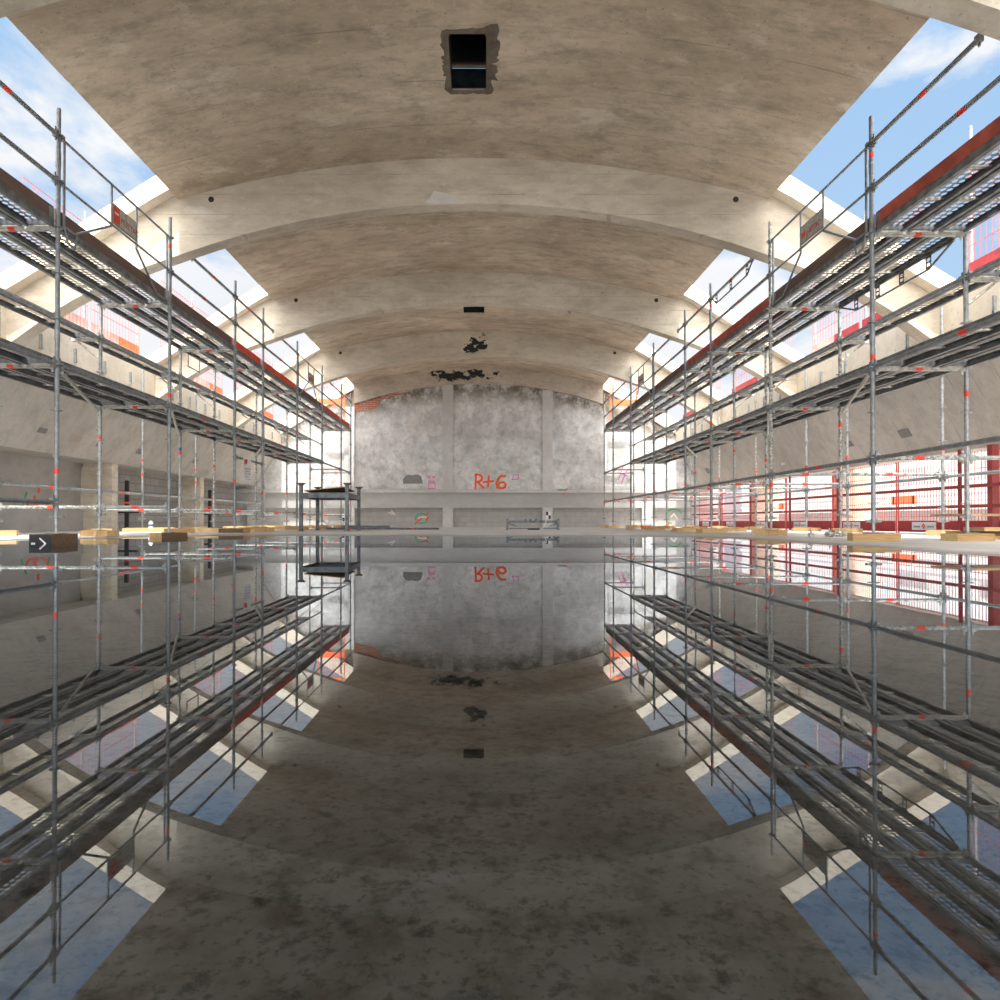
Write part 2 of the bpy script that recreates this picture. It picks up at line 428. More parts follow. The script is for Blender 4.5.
def rib(name, y, label, mat):
    mb = MB()
    A = [(-u + CX, z) for u, z in reversed(inner)] + [(u + CX, z) for u, z in inner[1:]]
    B = [(-u + CX, z) for u, z in reversed(outer)] + [(u + CX, z) for u, z in outer[1:]]
    mb.strip(A, B, y, y + RT, mat)
    for s in (-1, 1):
        mb.tube((CX + s * 4.02, y - .003, 5.17), (CX + s * 4.02, y + .01, 5.17), .045, 'hole', 12)  # flat dark discs; the shade inside the holes is painted
    o = struct(name, mb, label, 'arch rib')
    for s in (-1, 1):
        mb = MB()
        mb.strip([(CX + s * u, z) for u, z in top_line], [(CX + s * u, z) for u, z in bot_line], y - .20, y + RT + .20, 'beam')
        link('roof_opening_kerb', mb.mesh('roof_opening_kerb'), o)
    return o
rl = ['concrete arch rib behind the viewer', 'nearest concrete arch rib, crossing the top corners of the view', 'large pale arch rib beyond the square shaft', 'middle concrete arch rib, above the small shaft', 'farthest free arch rib, just before the end wall']
ribs = []
for i, y in enumerate(RIBS):
    ribs.append(rib('ceiling_rib_%d' % (i + 1), y, rl[i], 'rib_black' if i >= 4 else 'rib'))
# pale filled patch on the second visible rib
mb = MB()
mb.prism([(-.88, 5.13), (-.70, 5.10), (-.45, 5.12), (-.34, 5.16), (-.45, 5.20), (-.55, 5.27), (-.74, 5.30), (-.8, 5.18)], RIBS[2] - .004, RIBS[2], 'patch')
link('plaster_patch', mb.mesh('plaster_patch'), ribs[2])

# edge beams and lower shells at both sides
for s, nm in ((-1, 'left'), (1, 'right')):
    zb = ZB[s]
    prof_i = [(7.15, 3.78), (7.15, 3.02)] + catmull([(7.15, 3.02), (7.32, 2.72), (7.62, 2.22), (7.88, 1.8), (8.07, zb)], 5)[1:]
    prof_o = [(7.55, 3.78), (7.55, 3.15)] + catmull([(7.55, 3.15), (7.72, 2.80), (8.0, 2.3), (8.25, 1.85), (8.42, zb)], 5)[1:]
    mb = MB()
    A = [(CX + s * u, z) for u, z in prof_i]; B = [(CX + s * u, z) for u, z in prof_o]
    mb.strip(A[:2], B[:2], Y_BACK, WALL_Y + .1, 'beam')
    struct('trim_%d' % (1 if s < 0 else 2), mb, 'pale concrete edge beam under the %s roof opening' % ('left' if s < 0 else 'right'), 'beam')
    mb = MB(); mb.strip(A[1:], B[1:], Y_BACK, WALL_Y + .1, 'shell')
    # soffit above the wall recess
    if s < 0: mb.box(CX - 9.0, CX - 8.07, Y_BACK, WALL_Y + .1, zb - .004, zb + .25, 'shell')
    struct('wall_%s_upper' % nm, mb, 'curved board-marked concrete shell above the %s side' % ('blockwork on the left' if s < 0 else 'open bays on the right'), 'wall')
# left wall, set back under the shell
mb = MB()
mb.box(CX - 9.0, CX - 8.80, Y_BACK, RIBS[3] + .1, -.02, 1.78, 'sidewall')
mb.box(CX - 9.0, CX - 8.76, RIBS[3] + .1, WALL_Y, -.02, 1.78, 'block')
mb.box(CX - 8.82, CX - 8.74, Y_BACK, RIBS[3], 0, .48, 'sidewall')
wl = struct('wall_left', mb, 'set-back left wall of bare concrete and grey blocks under the shell', 'wall')

# ------------------------------------------------------------------ end wall
mb = MB()
arch_in = [(u, 5.22 - (14 - math.sqrt(14 ** 2 - u * u))) for u in [i * .3 for i in range(0, 16)]]
A = [(-u + CX, z) for u, z in reversed(arch_in)] + [(u + CX, z) for u, z in arch_in[1:]]
mb.strip([(x, 1.38) for x, z in A], [(x, z + .05) for x, z in A], WALL_Y, WALL_Y + .3, 'end_wall')
for s in (-1, 1):
    tl = [(4.5, 5.0), (5.2, 4.85), (6.2, 4.25), (7.2, 3.75), (8.0, 3.0), (8.8, 1.4)]
    mb.strip([(CX + s * u, 1.38) for u, z in tl], [(CX + s * u, z) for u, z in tl], WALL_Y, WALL_Y + .3, 'end_wall')
mb.box(CX - 8.9, CX + 8.9, WALL_Y, WALL_Y + .3, .72, 1.40, 'lowbeam')
wb = struct('wall_back', mb, 'stained grey end wall under the last arch, sprayed with orange lettering', 'wall')
mb = MB(); mb.box(CX - 8.9, CX + 8.9, WALL_Y + .16, WALL_Y + .3, -.02, .74, 'lowpanel')
link('recessed_blockwork', mb.mesh('recessed_blockwork'), wb)
mb = MB(); mb.box(CX - 8.9, CX + 8.9, WALL_Y - .10, WALL_Y + .05, 1.27, 1.385, 'pier')
link('wall_ledge', mb.mesh('wall_ledge'), wb)
for x0 in (-8.5, -4.98, -1.42, 2.19, 5.8):
    mb = MB()
    mb.box(x0, x0 + .37, WALL_Y - .05, WALL_Y + .2, 1.38, min(rib_z(x0 + .2 - CX) + .12, 5.2) if abs(x0) < 5.2 else 3.4, 'pier')
    link('pilaster', mb.mesh('pilaster'), wb)
    mb = MB(); mb.box(x0, x0 + .37, WALL_Y - .02, WALL_Y + .25, -.02, .75, 'pier')
    link('low_pier', mb.mesh('low_pier'), wb)
# arch band over the wall
mb = MB()
mb.strip(A, [(x, slab_z(x - CX) + .05) for x, z in A], WALL_Y - .12, WALL_Y + .3, 'arch_black')
for s in (-1, 1):
    mb.strip([(CX + s * u, z) for u, z in top_line], [(CX + s * u, z - .25) for u, z in bot_line], WALL_Y - .1, WALL_Y + .3, 'beam')
struct('trim_3', mb, 'arched concrete band with black flaked patches across the top of the end wall', 'arch')
# exposed brick, mortar patch, paint
mb = MB()
mb.prism([(-4.72, 4.32), (-4.60, 4.18), (-4.2, 4.24), (-3.9, 4.32), (-3.8, 4.42), (-3.72, 4.62), (-3.35, 4.72), (-2.9, 4.83), (-2.75, 4.92), (-3.2, 4.86), (-3.7, 4.72), (-4.2, 4.58), (-4.66, 4.44)], WALL_Y - .012, WALL_Y, 'brick')
link('exposed_brick', mb.mesh('exposed_brick'), wb)
mb = MB()
mb.prism([(-2.86, 1.60), (-2.14, 1.60), (-2.2, 1.86), (-2.30, 1.93), (-2.45, 1.93), (-2.5, 1.90), (-2.68, 1.92), (-2.78, 1.87), (-2.87, 1.76)], WALL_Y - .008, WALL_Y, 'niche')
link('mortar_patch', mb.mesh('mortar_patch'), wb)
def px(x, y, Y=WALL_Y): return ((x - 482) * Y / 658, .238 + (521 - y) * Y / 658)
def strokes(name, lines, w, mat, y=WALL_Y - .001):
    mb = MB()
    for ln in lines: mb.stroke(ln, w, y, mat)
    return link(name, mb.mesh(name), wb)
def arc(cx, cz, rx, rz, a0, a1, n=10): return [(cx + rx * math.cos(math.radians(a0 + (a1 - a0) * i / n)), cz + rz * math.sin(math.radians(a0 + (a1 - a0) * i / n))) for i in range(n + 1)]
lx, lz = -.24, 1.44          # orange lettering R+6
strokes('orange_lettering', [
    [(lx, lz), (lx + .03, lz + .50)],
    [(lx, lz + .47)] + arc(lx + .09, lz + .36, .15, .13, 110, -90, 8) + [(lx + .02, lz + .22)],
    [(lx + .08, lz + .22), (lx + .29, lz + .02)],
    [(lx + .30, lz + .22), (lx + .64, lz + .25)], [(lx + .46, lz + .06), (lx + .49, lz + .42)],
    [(lx + 1.08, lz + .43), (lx + .95, lz + .44), (lx + .82, lz + .33), (lx + .76, lz + .18), (lx + .80, lz + .04), (lx + .95, lz - .02), (lx + 1.07, lz + .03), (lx + 1.10, lz + .13), (lx + 1.02, lz + .21), (lx + .88, lz + .19), (lx + .80, lz + .10)]], .072, 'orange_paint')
strokes('green_lettering', [[(.66, 1.86), (.60, 1.86), (.62, 1.42), (.72, 1.42)], [(.78, 1.42), (.80, 1.52)]], .04, 'green_paint', WALL_Y - .0005)
strokes('pink_marks', [
    [(1.08, 1.75), (1.32, 1.76), (1.33, 1.92), (1.14, 1.92), (1.10, 1.75)],
    [(-1.94, 1.42), (-1.70, 1.42), (-1.70, 1.60), (-1.94, 1.60), (-1.94, 1.42)], [(-1.94, 1.64), (-1.72, 1.70)], [(-1.92, 1.72), (-1.74, 1.64)],
    [(-2.0, 1.90), (-1.88, 1.78)], [(-1.98, 1.80), (-1.86, 1.88)], [(-1.78, 1.80), (-1.70, 1.88)], [(-1.80, 1.86), (-1.70, 1.80)],
    [(4.95, 1.75), (5.1, 2.2)], [(5.0, 2.0), (5.25, 1.9)], [(5.05, 1.6), (5.25, 2.1)]], .025, 'pink_paint')
strokes('beam_marks', [[(2.75, 1.36), (3.0, 1.37)]], .03, 'green_paint', WALL_Y - .102)
strokes('red_beam_marks', [[(3.0, 1.35), (3.08, 1.40)], [(2.92, 1.20), (2.98, 1.22)]], .03, 'orange_paint', WALL_Y - .102)
PY = WALL_Y + .158
strokes('green_ring', [arc(-2.2, .34, .24, .17, 20, 200, 10), arc(-2.2, .30, .20, .13, 210, 330, 8), arc(7.0, .42, .28, .26, 30, 250, 12)], .035, 'green_paint', PY)
strokes('orange_dashes', [[(-2.42, .17), (-2.22, .33)], [(-2.1, .42), (-1.98, .52)], [(-2.02, .30), (-1.98, .36)], [(6.72, .08), (6.82, .18)]], .06, 'orange_paint', PY)
strokes('pale_dashes', [[(-2.3, .36), (-2.1, .40), (-2.0, .37)], [(-3.4, .55), (-3.2, .5), (-3.3, .62)], [(6.9, .4), (7.0, .5), (7.1, .35)]], .06, 'pale_paint', PY)
# survey targets on the piers
for (tx, tz, lb) in ((2.40, .32, 'black and white survey target on the low pier behind the grey steel frame'), (-5.06, .24, 'black and white survey target on the low pier beside the dark steel rack')):
    o = empty('survey_target', (tx, WALL_Y - .025, tz), lb, 'target')
    mb = MB(); w = .085
    mb.box(-w, w, -.012, 0, 0, .26, 'white'); link('backing_board', mb.mesh('backing_board'), o)
    mb = MB()
    mb.box(-w, -.005, -.016, -.011, .13, .26, 'black'); mb.box(.005, w, -.016, -.011, .0, .13, 'black'); link('black_squares', mb.mesh('black_squares'), o)

# ------------------------------------------------------------------ floor, water, outside
SH = [(3.3, -6), (3.45, 2), (3.5, 4.5), (3.5, 6.2), (3.55, 8.2), (3.25, 9.8), (1.9, 10.8), (0, 10.6), (-2.2, 11.2), (-4.6, 10.9), (-5.1, 9.5), (-5.9, 8.3), (-6.4, 5), (-6.5, 2), (-6.5, -6)]
def shore(x, y):
    inside = False; d = 1e9
    for i in range(len(SH)):
        (x0, y0), (x1, y1) = SH[i], SH[(i + 1) % len(SH)]
        if (y0 > y) != (y1 > y) and x < (x1 - x0) * (y - y0) / (y1 - y0) + x0: inside = not inside
        t = max(0, min(1, ((x - x0) * (x1 - x0) + (y - y0) * (y1 - y0)) / ((x1 - x0) ** 2 + (y1 - y0) ** 2)))
        d = min(d, math.hypot(x - x0 - t * (x1 - x0), y - y0 - t * (y1 - y0)))
    return -d if inside else d
def floor_z(x, y):
    d = shore(x, y) + .18 * noise.noise((x * .9, y * .9, 1.3)) + .05 * noise.noise((x * 4, y * 4, 3.3))
    return max(-.05, min(.022, d * .04))
mb = MB()
xs = [-9.0 + .14 * i for i in range(132)]; ys = [Y_BACK - .5 + .14 * i for i in range(205)]
nx = len(xs)
vs = [(x, y, floor_z(x, y)) for y in ys for x in xs]
mb.add(vs, [(j * nx + i, j * nx + i + 1, (j + 1) * nx + i + 1, (j + 1) * nx + i) for j in range(len(ys) - 1) for i in range(nx - 1)], 'floor')
struct('floor', mb, 'grey concrete floor, flooded in the middle and dry along the sides', 'floor', smooth=True)
mb = MB(); mb.add([(-8, Y_BACK - .4, 0), (6, Y_BACK - .4, 0), (6, 14, 0), (-8, 14, 0)], [(0, 1, 2, 3)], 'water')
o = link('water', mb.mesh('water')); tag(o, 'still shallow water mirroring the whole hall', 'water', None, 'structure')

mb = MB(); mb.box(9.2, 26, -10, 40, -.25, -.02, 'terrace')
struct('exterior_ground', mb, 'pale roof terrace outside the open right side', 'ground')
mb = MB(); mb.box(10.6, 10.85, -6, 34, -.02, .50, 'parapet'); mb.box(10.5, 10.95, -6, 34, .50, .58, 'facade')
struct('exterior_wall', mb, 'low mauve-grey parapet with white coping outside the red mesh guards', 'parapet')
o = empty('white_building', (15.0, 14, -.02), 'white banded building outside, beyond the low parapet on the right', 'building')
mb = MB(); mb.box(0, 5, -22, 24, 0, 3.4, 'facade'); link('facade', mb.mesh('facade'), o)
for k, (z0, z1, d) in enumerate(((.55, .68, .10), (1.0, 1.06, .06), (1.35, 1.5, .12), (2.1, 2.2, .08))):
    mb = MB(); mb.box(-d, .02, -22, 24, z0, z1, 'facade'); link('cornice_band', mb.mesh('cornice_band'), o)
for (z0, z1) in ((.68, .80), (1.06, 1.14), (1.50, 1.60)):  # shading painted as grey strips between the white bands
    mb = MB(); mb.box(-.015, .02, -22, 24, z0, z1, 'facade_grey'); link('shade_band', mb.mesh('shade_band'), o)
for y0 in (-13, -9, -3.2, .6, 4.4, 8.2, 12):
    mb = MB(); mb.box(-.03, .02, y0, y0 + 1.4, 1.55, 2.05, 'facade_grey'); link('window_opening', mb.mesh('window_opening'), o)

# ------------------------------------------------------------------ scaffold kit
_cache = {}
def cached(key, fn):
    if key not in _cache: _cache[key] = fn()
    return _cache[key]
R_T = .0242
def standard_mesh(z0, z1, var, mat):
    def f():
        r = random.Random(var * 31 + int(z1 * 10))
        mb = MB()
        zz = z0
        bands = []
        k = r.choice([1, 1, 2])
        for q in range(k):
            zc = z0 + .35 + r.random() * (z1 - z0 - .8)
            bands.append((zc, zc + .06, 'sticker_red'))
            if r.random() < .5: bands.append((zc + .06, zc + .12, 'sticker_blue'))
        bands.sort()
        for a, b, mt in bands:
            if a <= zz: continue
            mb.tube((0, 0, zz), (0, 0, a), R_T, mat, 10, caps=False); mb.tube((0, 0, a), (0, 0, b), R_T + .001, mt, 10, caps=False); zz = b
        mb.tube((0, 0, zz), (0, 0, z1), R_T, mat, 10)
        z = .44
        while z < z1 - .05:
            if z > z0 + .05:
                mb.tube((0, 0, z - .005), (0, 0, z + .005), .060, mat, 8)
            z += .5
        for zj in (2.2, 4.1):
            if z0 < zj < z1 - .2: mb.tube((0, 0, zj), (0, 0, zj + .16), R_T + .004, mat, 10)
        return mb.mesh('standard')
    return cached(('st', round(z0, 2), round(z1, 2), var, mat), f)
def jack_mesh(h):
    def f():
        mb = MB()
        mb.box(-.075, .075, -.075, .075, 0, .008, 'galv')
        mb.tube((0, 0, .008), (0, 0, h + .02), .017, 'galv_light', 8)
        mb.tube((0, 0, h - .05), (0, 0, h), .034, 'galv', 8)
        mb.box(-.085, .085, -.012, .012, h - .04, h - .015, 'galv')
        return mb.mesh('base_jack')
    return cached(('jk', round(h, 3)), f)
def ledger_mesh(l, mat, label=True, r=R_T):
    def f():
        mb = MB()
        e = .055
        a, b = l * .44, l * .44 + .10
        if label:
            mb.tube((0, e, 0), (0, a, 0), r, mat, 10); mb.tube((0, a, 0), (0, b, 0), r + .001, 'sticker_red', 10, caps=False); mb.tube((0, b, 0), (0, l - e, 0), r, mat, 10)
        else: mb.tube((0, e, 0), (0, l - e, 0), r, mat, 10)
        for y0, y1 in ((.022, .085), (l - .085, l - .022)):
            mb.box(-.02, .02, y0, y1, -.038, .038, mat)
        for y in (.05, l - .05):
            mb.box(-.004, .004, y - .012, y + .012, -.07, .08, mat)
        return mb.mesh('ledger')
    return cached(('ld', round(l, 3), mat, label, r), f)
def transom_mesh(l, mat):
    """U profile transom along +x with hooked heads"""
    def f():
        mb = MB()
        mb.box(.05, l - .05, -.028, -.022, -.03, .03, mat); mb.box(.05, l - .05, .022, .028, -.03, .03, mat); mb.box(.05, l - .05, -.028, .028, -.034, -.028, mat)
        a = l * .45
        mb.box(a, a + .07, -.031, .031, -.0365, -.006, 'sticker_red')
        for x0, x1 in ((.022, .085), (l - .085, l - .022)): mb.box(x0, x1, -.02, .02, -.045, .045, mat)
        for x in (.05, l - .05): mb.box(x - .012, x + .012, -.004, .004, -.08, .09, mat)
        return mb.mesh('transom')
    return cached(('tr', round(l, 3), mat), f)
def plank_mesh(l, w, top, side):
    """perforated steel deck board along +y, top face at z=0"""
    def f():
        mb = MB()
        y0, y1 = .05, l - .05
        e = .022
        nxh = 4; px_ = (w - 2 * e) / nxh; nyh = int((y1 - y0) / .082); py = (y1 - y0) / nyh
        vs = []; fs = []
        def cell(cx, cy, hx, hy):
            b = len(vs)
            vs.extend([(cx - px_ / 2, cy - py / 2, 0), (cx + px_ / 2, cy - py / 2, 0), (cx + px_ / 2, cy + py / 2, 0), (cx - px_ / 2, cy + py / 2, 0)])
            vs.extend([(cx - hx, cy - hy * .45, -.004), (cx, cy - hy, -.004), (cx + hx, cy - hy * .45, -.004), (cx + hx, cy + hy * .45, -.004), (cx, cy + hy, -.004), (cx - hx, cy + hy * .45, -.004)])
            fs.extend([(b, b + 1, b + 6, b + 5, b + 4), (b + 1, b + 2, b + 7, b + 6), (b + 2, b + 3, b + 9, b + 8, b + 7), (b + 3, b, b + 4, b + 9)])
        for j in range(nyh):
            for i in range(nxh):
                cell(-w / 2 + e + px_ * (i + .5), y0 + py * (j + .5), px_ * .33, py * .40)
        mb.add(vs, fs, top)
        for s in (-1, 1):
            xo = s * w / 2
            a, b = sorted((xo, xo - s * e)); mb.box(a, b, y0, y1, -.006, 0, side)
            a, b = sorted((xo, xo - s * .004)); mb.box(a, b, y0, y1, -.07, 0, side)
            a, b = sorted((xo, xo - s * .045)); mb.box(a, b, y0, y1, -.074, -.068, side)
            a, b = sorted((xo - s * .045, xo - s * .041)); mb.box(a, b, y0, y1, -.074, -.055, side)
        k = 4
        for i in range(1, k):
            y = y0 + (y1 - y0) * i / k
            mb.box(-w / 2 + .005, w / 2 - .005, y - .02, y + .02, -.03, -.012, 'cream')
        for y in (y0, y1 - .02): mb.box(-w / 2, w / 2, y, y + .02, -.06, 0, side)
        for s in (-1, 1):
            for (ya, yb) in ((.0, .06), (l - .06, l)):
                mb.box(s * w * .33 - .018, s * w * .33 + .018, ya, yb, -.028, -.004, 'cream')
        return mb.mesh('deck_plank')
    return cached(('pk', round(l, 3), round(w, 3), top, side), f)
def toe_mesh(l, mat):
    def f():
        mb = MB(); mb.box(-.015, .015, .02, l - .02, 0, .15, mat)
        for y in (.03, l - .09): mb.box(-.018, .018, y, y + .06, .02, .13, 'galv')
        return mb.mesh('toe_board')
    return cached(('toe', round(l, 3), mat), f)
def text_into(mb, body, size, mat, place):
    cu = bpy.data.curves.new('lettering', 'FONT'); cu.body = body; cu.size = size; cu.extrude = .001; cu.align_x = 'LEFT'
    ob = bpy.data.objects.new('lettering', cu); COL.objects.link(ob)
    dg = bpy.context.evaluated_depsgraph_get(); dg.update()
    me = ob.evaluated_get(dg).to_mesh()
    mb.add([place @ v.co for v in me.vertices], [tuple(p.vertices) for p in me.polygons], mat)
    ob.evaluated_get(dg).to_mesh_clear()
    bpy.data.objects.remove(ob); bpy.data.curves.remove(cu)

def scaffold(side):
    s = -1 if side == 'left' else 1
    XI, XM, XO = (-4.62, -5.64, -7.15) if s < 0 else (4.33, 5.37, 6.90)
    Y0 = 4.57 if s < 0 else 4.71
    Ys = [Y0]
    for d in (2.57, 2.57, 2.57, 1.57, 2.57, 2.57, 2.57, 1.57): Ys.append(Ys[-1] + d)
    rnd = random.Random(11 if s < 0 else 23)
    root = empty('scaffold', (XI, Y0, 0), 'tall grey steel scaffold with perforated walkways along the %s' % ('blockwork wall on the left' if s < 0 else 'open red-guarded side on the right'), 'scaffold')
    def P(x, y, z): return (x - XI, y - Y0, z)
    def part(name, me, x, y, z, rot=None, parent=root): 
        o = link(name, me, parent, P(x, y, z) if parent is root else (x, y, z), rot); return o
    sg = 1 if s > 0 else -1                     # outward direction in x
    # standards with jacks on pads
    for row, X, top in (('i', XI, 4.74), ('m', XM, 3.50), ('o', XO, 3.46)):
        for i, y in enumerate(Ys):
            if row == 'o' and i > 7: continue
            xpix = 482 + X * 658 / y
            padded = -5 < xpix < 1004
            if s < 0 and row == 'i' and i == 1: zb = floor_z(X, y) + .15
            else: zb = floor_z(X, y) + (.08 if padded else 0)
            mat = 'galv' if row == 'i' else ('speckle' if rnd.random() < .6 else 'galv_light')
            if row == 'i' and s > 0 and i in (2, 8): mat = 'speckle'
            jh = .16 + .05 * rnd.randrange(3)
            st = part('standard', standard_mesh(round(zb + jh - .02, 2), top, rnd.randrange(5), mat), X, y, 0)
            part('base_jack', jack_mesh(jh), 0, 0, zb + .003, parent=st)
            if padded: PADS.append((side, row, i, X, y, zb))
    # ledgers along the rows
    rotx = None
    def led(x, ya, yb, z, mat='galv', label=True):
        part('ledger', ledger_mesh(yb - ya, mat, label), x, ya, z)
    for i in range(8):
        a, b = Ys[i], Ys[i + 1]
        led(XI, a, b, 1.94, 'galv', i % 2 == 0)
        led(XM, a, b, 2.94, 'galv', i % 3 == 0)
        if s < 0 and i == 3: led(XI, a, b, 1.44)
        if i < 7: led(XO, a, b, .80 if s < 0 else .90, 'galv', True)
        if s > 0: led(XI, a, b, .93, 'galv', i % 2 == 1)
        elif i == 0: led(XI, a, b, .445)
        # guard rails on the inner edge of the top walkway
        gate = i in (1, 5)
        if not gate:
            led(XI, a, b, 3.94, 'galv', True)
            ribgap = [r for r in RIBS if a < r + RT / 2 < b]
            if ribgap:
                r = ribgap[0]
                if s > 0 and i == 2:
                    led(XI, r + .42, b, 4.44, 'galv_light', True)
                else:
                    if r - .1 - a > .5: led(XI, a, r - .1, 4.44, 'galv', False)
                    if b - r - RT - .1 > .5: led(XI, r + RT + .1, b, 4.44, 'galv', True)
            else: led(XI, a, b, 4.44, 'galv', True)
    # gate frames with the lettered plates
    for i in (1, 5):
        a, b = Ys[i], Ys[i + 1]
        g = bpy.data.objects.new('gate_frame', None); COL.objects.link(g); g.parent = root; g.location = P(XI, a, 3.44)
        tag(g, 'thin tubular gate frame with a lettered plate')
        g.empty_display_size = .1
        mb = MB(); l = b - a; r = .015
        mb.tube((0, .03, 1.0), (0, l - .03, 1.0), r, 'galv', 8); mb.tube((0, .03, .5), (0, l - .03, .5), r, 'galv', 8)
        for y in (.10, l - .10): mb.tube((0, y, .04), (0, y, 1.0), r, 'galv', 8)
        p, q = 1.03, 1.62
        mb.path([(0, p, 1.0), (0, p, .48), (0, .30, .05), (0, .10, .05)], r, 'galv')
        mb.path([(0, q, 1.0), (0, q, .44), (0, q + .55, .03), (0, l - .10, .03)], r, 'galv')
        mb.path([(0, .10, .06), (.0, .17, -.10), (0, .30, -.12), (0, .34, .05)], r * .8, 'galv')
        for y in (.04, l - .04):
            for z in (1.0, .5): mb.box(-.03, .03, y - .02, y + .03, z - .03, z + .03, 'galv')
        link('tube_frame', mb.mesh('tube_frame'), g)
        mb = MB()
        zc0, zc1 = .535, .78
        mb.box(-.006, .006, p + .02, q - .02, zc0, zc1, 'cream')
        mb.box(-.008, .008, p + .02, q - .02, zc0, zc0 + .012, 'galv'); mb.box(-.008, .008, p + .02, q - .02, zc1 - .012, zc1, 'galv')
        fx = -sg * .0075
        if s < 0:
            pl = Matrix(((0, 0, 1, fx), (1, 0, 0, p + .20), (0, 1, 0, zc0 + .07), (0, 0, 0, 1)))
            text_into(mb, 'PLETTAC', .105, 'toe_red', pl)
            mb.box(.0055, .0085, p + .035, p + .175, zc0 + .02, zc1 - .02, 'sticker_red')
            mb.box(.008, .0095, p + .06, p + .15, zc0 + .13, zc0 + .16, 'white')
        else:
            pl = Matrix(((0, 0, -1, fx), (-1, 0, 0, q - .16), (0, 1, 0, zc0 + .07), (0, 0, 0, 1)))
            text_into(mb, 'plettac', .13, 'toe_red', pl)
            mb.box(-.0085, -.0055, q - .13, q - .035, zc0 + .08, zc0 + .15, 'sticker_red')
        link('sign_plate', mb.mesh('sign_plate'), g)
    # transoms under the decks and between rows
    wI = abs(XM - XI); wO = abs(XO - XM)
    rot = (0, 0, 0) if s > 0 else (0, 0, PI)
    for i, y in enumerate(Ys):
        part('transom', transom_mesh(wI, 'cream'), XI, y, 3.44, rot)
        if i <= 6:
            part('transom', transom_mesh(wI, 'cream'), XI, y, 1.94, rot)
        else:
            part('transom', ledger_mesh(wI, 'galv'), XI, y, 1.94, (0, 0, -PI / 2 if s > 0 else PI / 2))
        zc = .445 if s < 0 else .94
        rz = -PI / 2 if s > 0 else PI / 2
        if i >= (2 if s < 0 else 1):
            part('transom', ledger_mesh(wI, 'speckle' if i % 2 else 'galv_light'), XI, y, zc, (0, 0, rz))
            if i < 8: part('transom', ledger_mesh(wO, 'galv_light' if i % 2 else 'speckle'), XM, y, zc, (0, 0, rz))
        part('bracket', cached('brk', lambda: bracket_mesh()), XM, y, 2.94, rot)
    # decks
    for i in range(8):
        a, b = Ys[i], Ys[i + 1]; l = b - a
        for k in range(3):
            x = XI + sg * (wI * (k + .5) / 3)
            part('deck_plank', plank_mesh(l, .315, 'decktop', 'deckside'), x, a, 3.505)
        if i < 6:
            for k in range(3):
                part('deck_plank', plank_mesh(l, .315, 'decktop', 'deckside'), XI + sg * (wI * (k + .5) / 3), a, 2.005)
        if i < 7:
            part('deck_plank', plank_mesh(l, .315, 'ochre' if i < 3 else 'decktop', 'deckside'), XM + sg * .215, a, 3.005)
    # toe boards on the inner edge
    if s < 0: tm = ['toe_brown', 'toe_brown', 'toe_brown', 'toe_bright', 'toe_bright', 'toe_brown', 'toe_bright', 'toe_bright']
    else: tm = ['toe_red', 'toe_brown', 'toe_red', 'toe_red', 'toe_brown', 'toe_brown', 'toe_brown', 'toe_brown']
    for i in range(8):
        part('toe_board', toe_mesh(Ys[i + 1] - Ys[i], tm[i]), XI + sg * .05, Ys[i], 3.507)
    # a few braces under the lower deck
    for i in (1, 2, 4):
        mb = MB(); mb.tube((0, .08, 0), (sg * wI, Ys[i + 1] - Ys[i] - .08, 0), .02, 'cream', 8)
        part('diagonal_brace', mb.mesh('diagonal_brace'), XI, Ys[i], 1.87)
    # lattice pieces
    def lattice(x, ya, yb, zt, h, slope):
        mb = MB(); l = yb - ya
        mb.path([(0, 0, 0), (0, slope, -h), (0, l - slope, -h), (0, l, 0)], .013, 'deckside')
        mb.tube((0, 0, 0), (0, l, 0), .017, 'deckside', 8)
        n = max(2, int((l - 2 * slope) / .5))
        for k in range(n + 1):
            y = slope + (l - 2 * slope) * k / n
            for z0, z1 in ((-h, -h * .78), (-h * .55, -h * .45), (-h * .22, 0)): mb.box(-.004, .004, y - .045, y + .045, z0, z1, 'deckside')
            mb.box(-.004, .004, y - .045, y - .028, -h, 0, 'deckside'); mb.box(-.004, .004, y + .028, y + .045, -h, 0, 'deckside')
        part('lattice_brace', mb.mesh('lattice_brace'), x, ya, zt)
    if s > 0:
        lattice(XM - .03, 7.42, 9.78, 3.42, .17, .42)
        lattice(XI, 10.46, 12.36, 4.44, .18, .25)
    else:
        # hand hoop under the top deck
        mb = MB(); mb.path([(0, 0, 0), (0, .0, -.22), (0, .5, -.22), (0, .5, 0)], .012, 'deckside')
        part('hand_hoop', mb.mesh('hand_hoop'), XM, 12.6, 3.43)
    # orange net guard at the far end
    ye = Ys[-1] + .06
    g = bpy.data.objects.new('end_guard', None); COL.objects.link(g); g.parent = root; g.location = P(XI + sg * .22, ye, 3.50); g.empty_display_size = .1
    tag(g, 'orange net guard with solid bands at the far end')
    w = sg * (wI - .10)
    mb = MB()
    x0, x1 = sorted((0, w)); 
    mb.box(x0, x1, 0, .02, .86, 1.06, 'orange_panel'); link('kick_plate', mb.mesh('kick_plate'), g)
    mb = MB(); xa = sg * .12; xb = sg * .44; x0, x1 = sorted((xa, xb)); mb.box(x0, x1, 0, .02, 1.76, 1.96, 'orange_panel'); link('top_flag', mb.mesh('top_flag'), g)
    mb = MB()
    for k in range(10): mb.tube((w * k / 9, .01, .8), (w * k / 9, .01, 1.78), .0045, 'red_mesh', 4)
    for k in range(6): mb.tube((0, .01, 1.0 + .15 * k), (w, .01, 1.0 + .15 * k), .0045, 'red_mesh', 4)
    mb.tube((0, .01, .0), (0, .01, 1.9), .018, 'orange_panel', 8); mb.tube((w, .01, .0), (w, .01, 1.8), .018, 'orange_panel', 8)
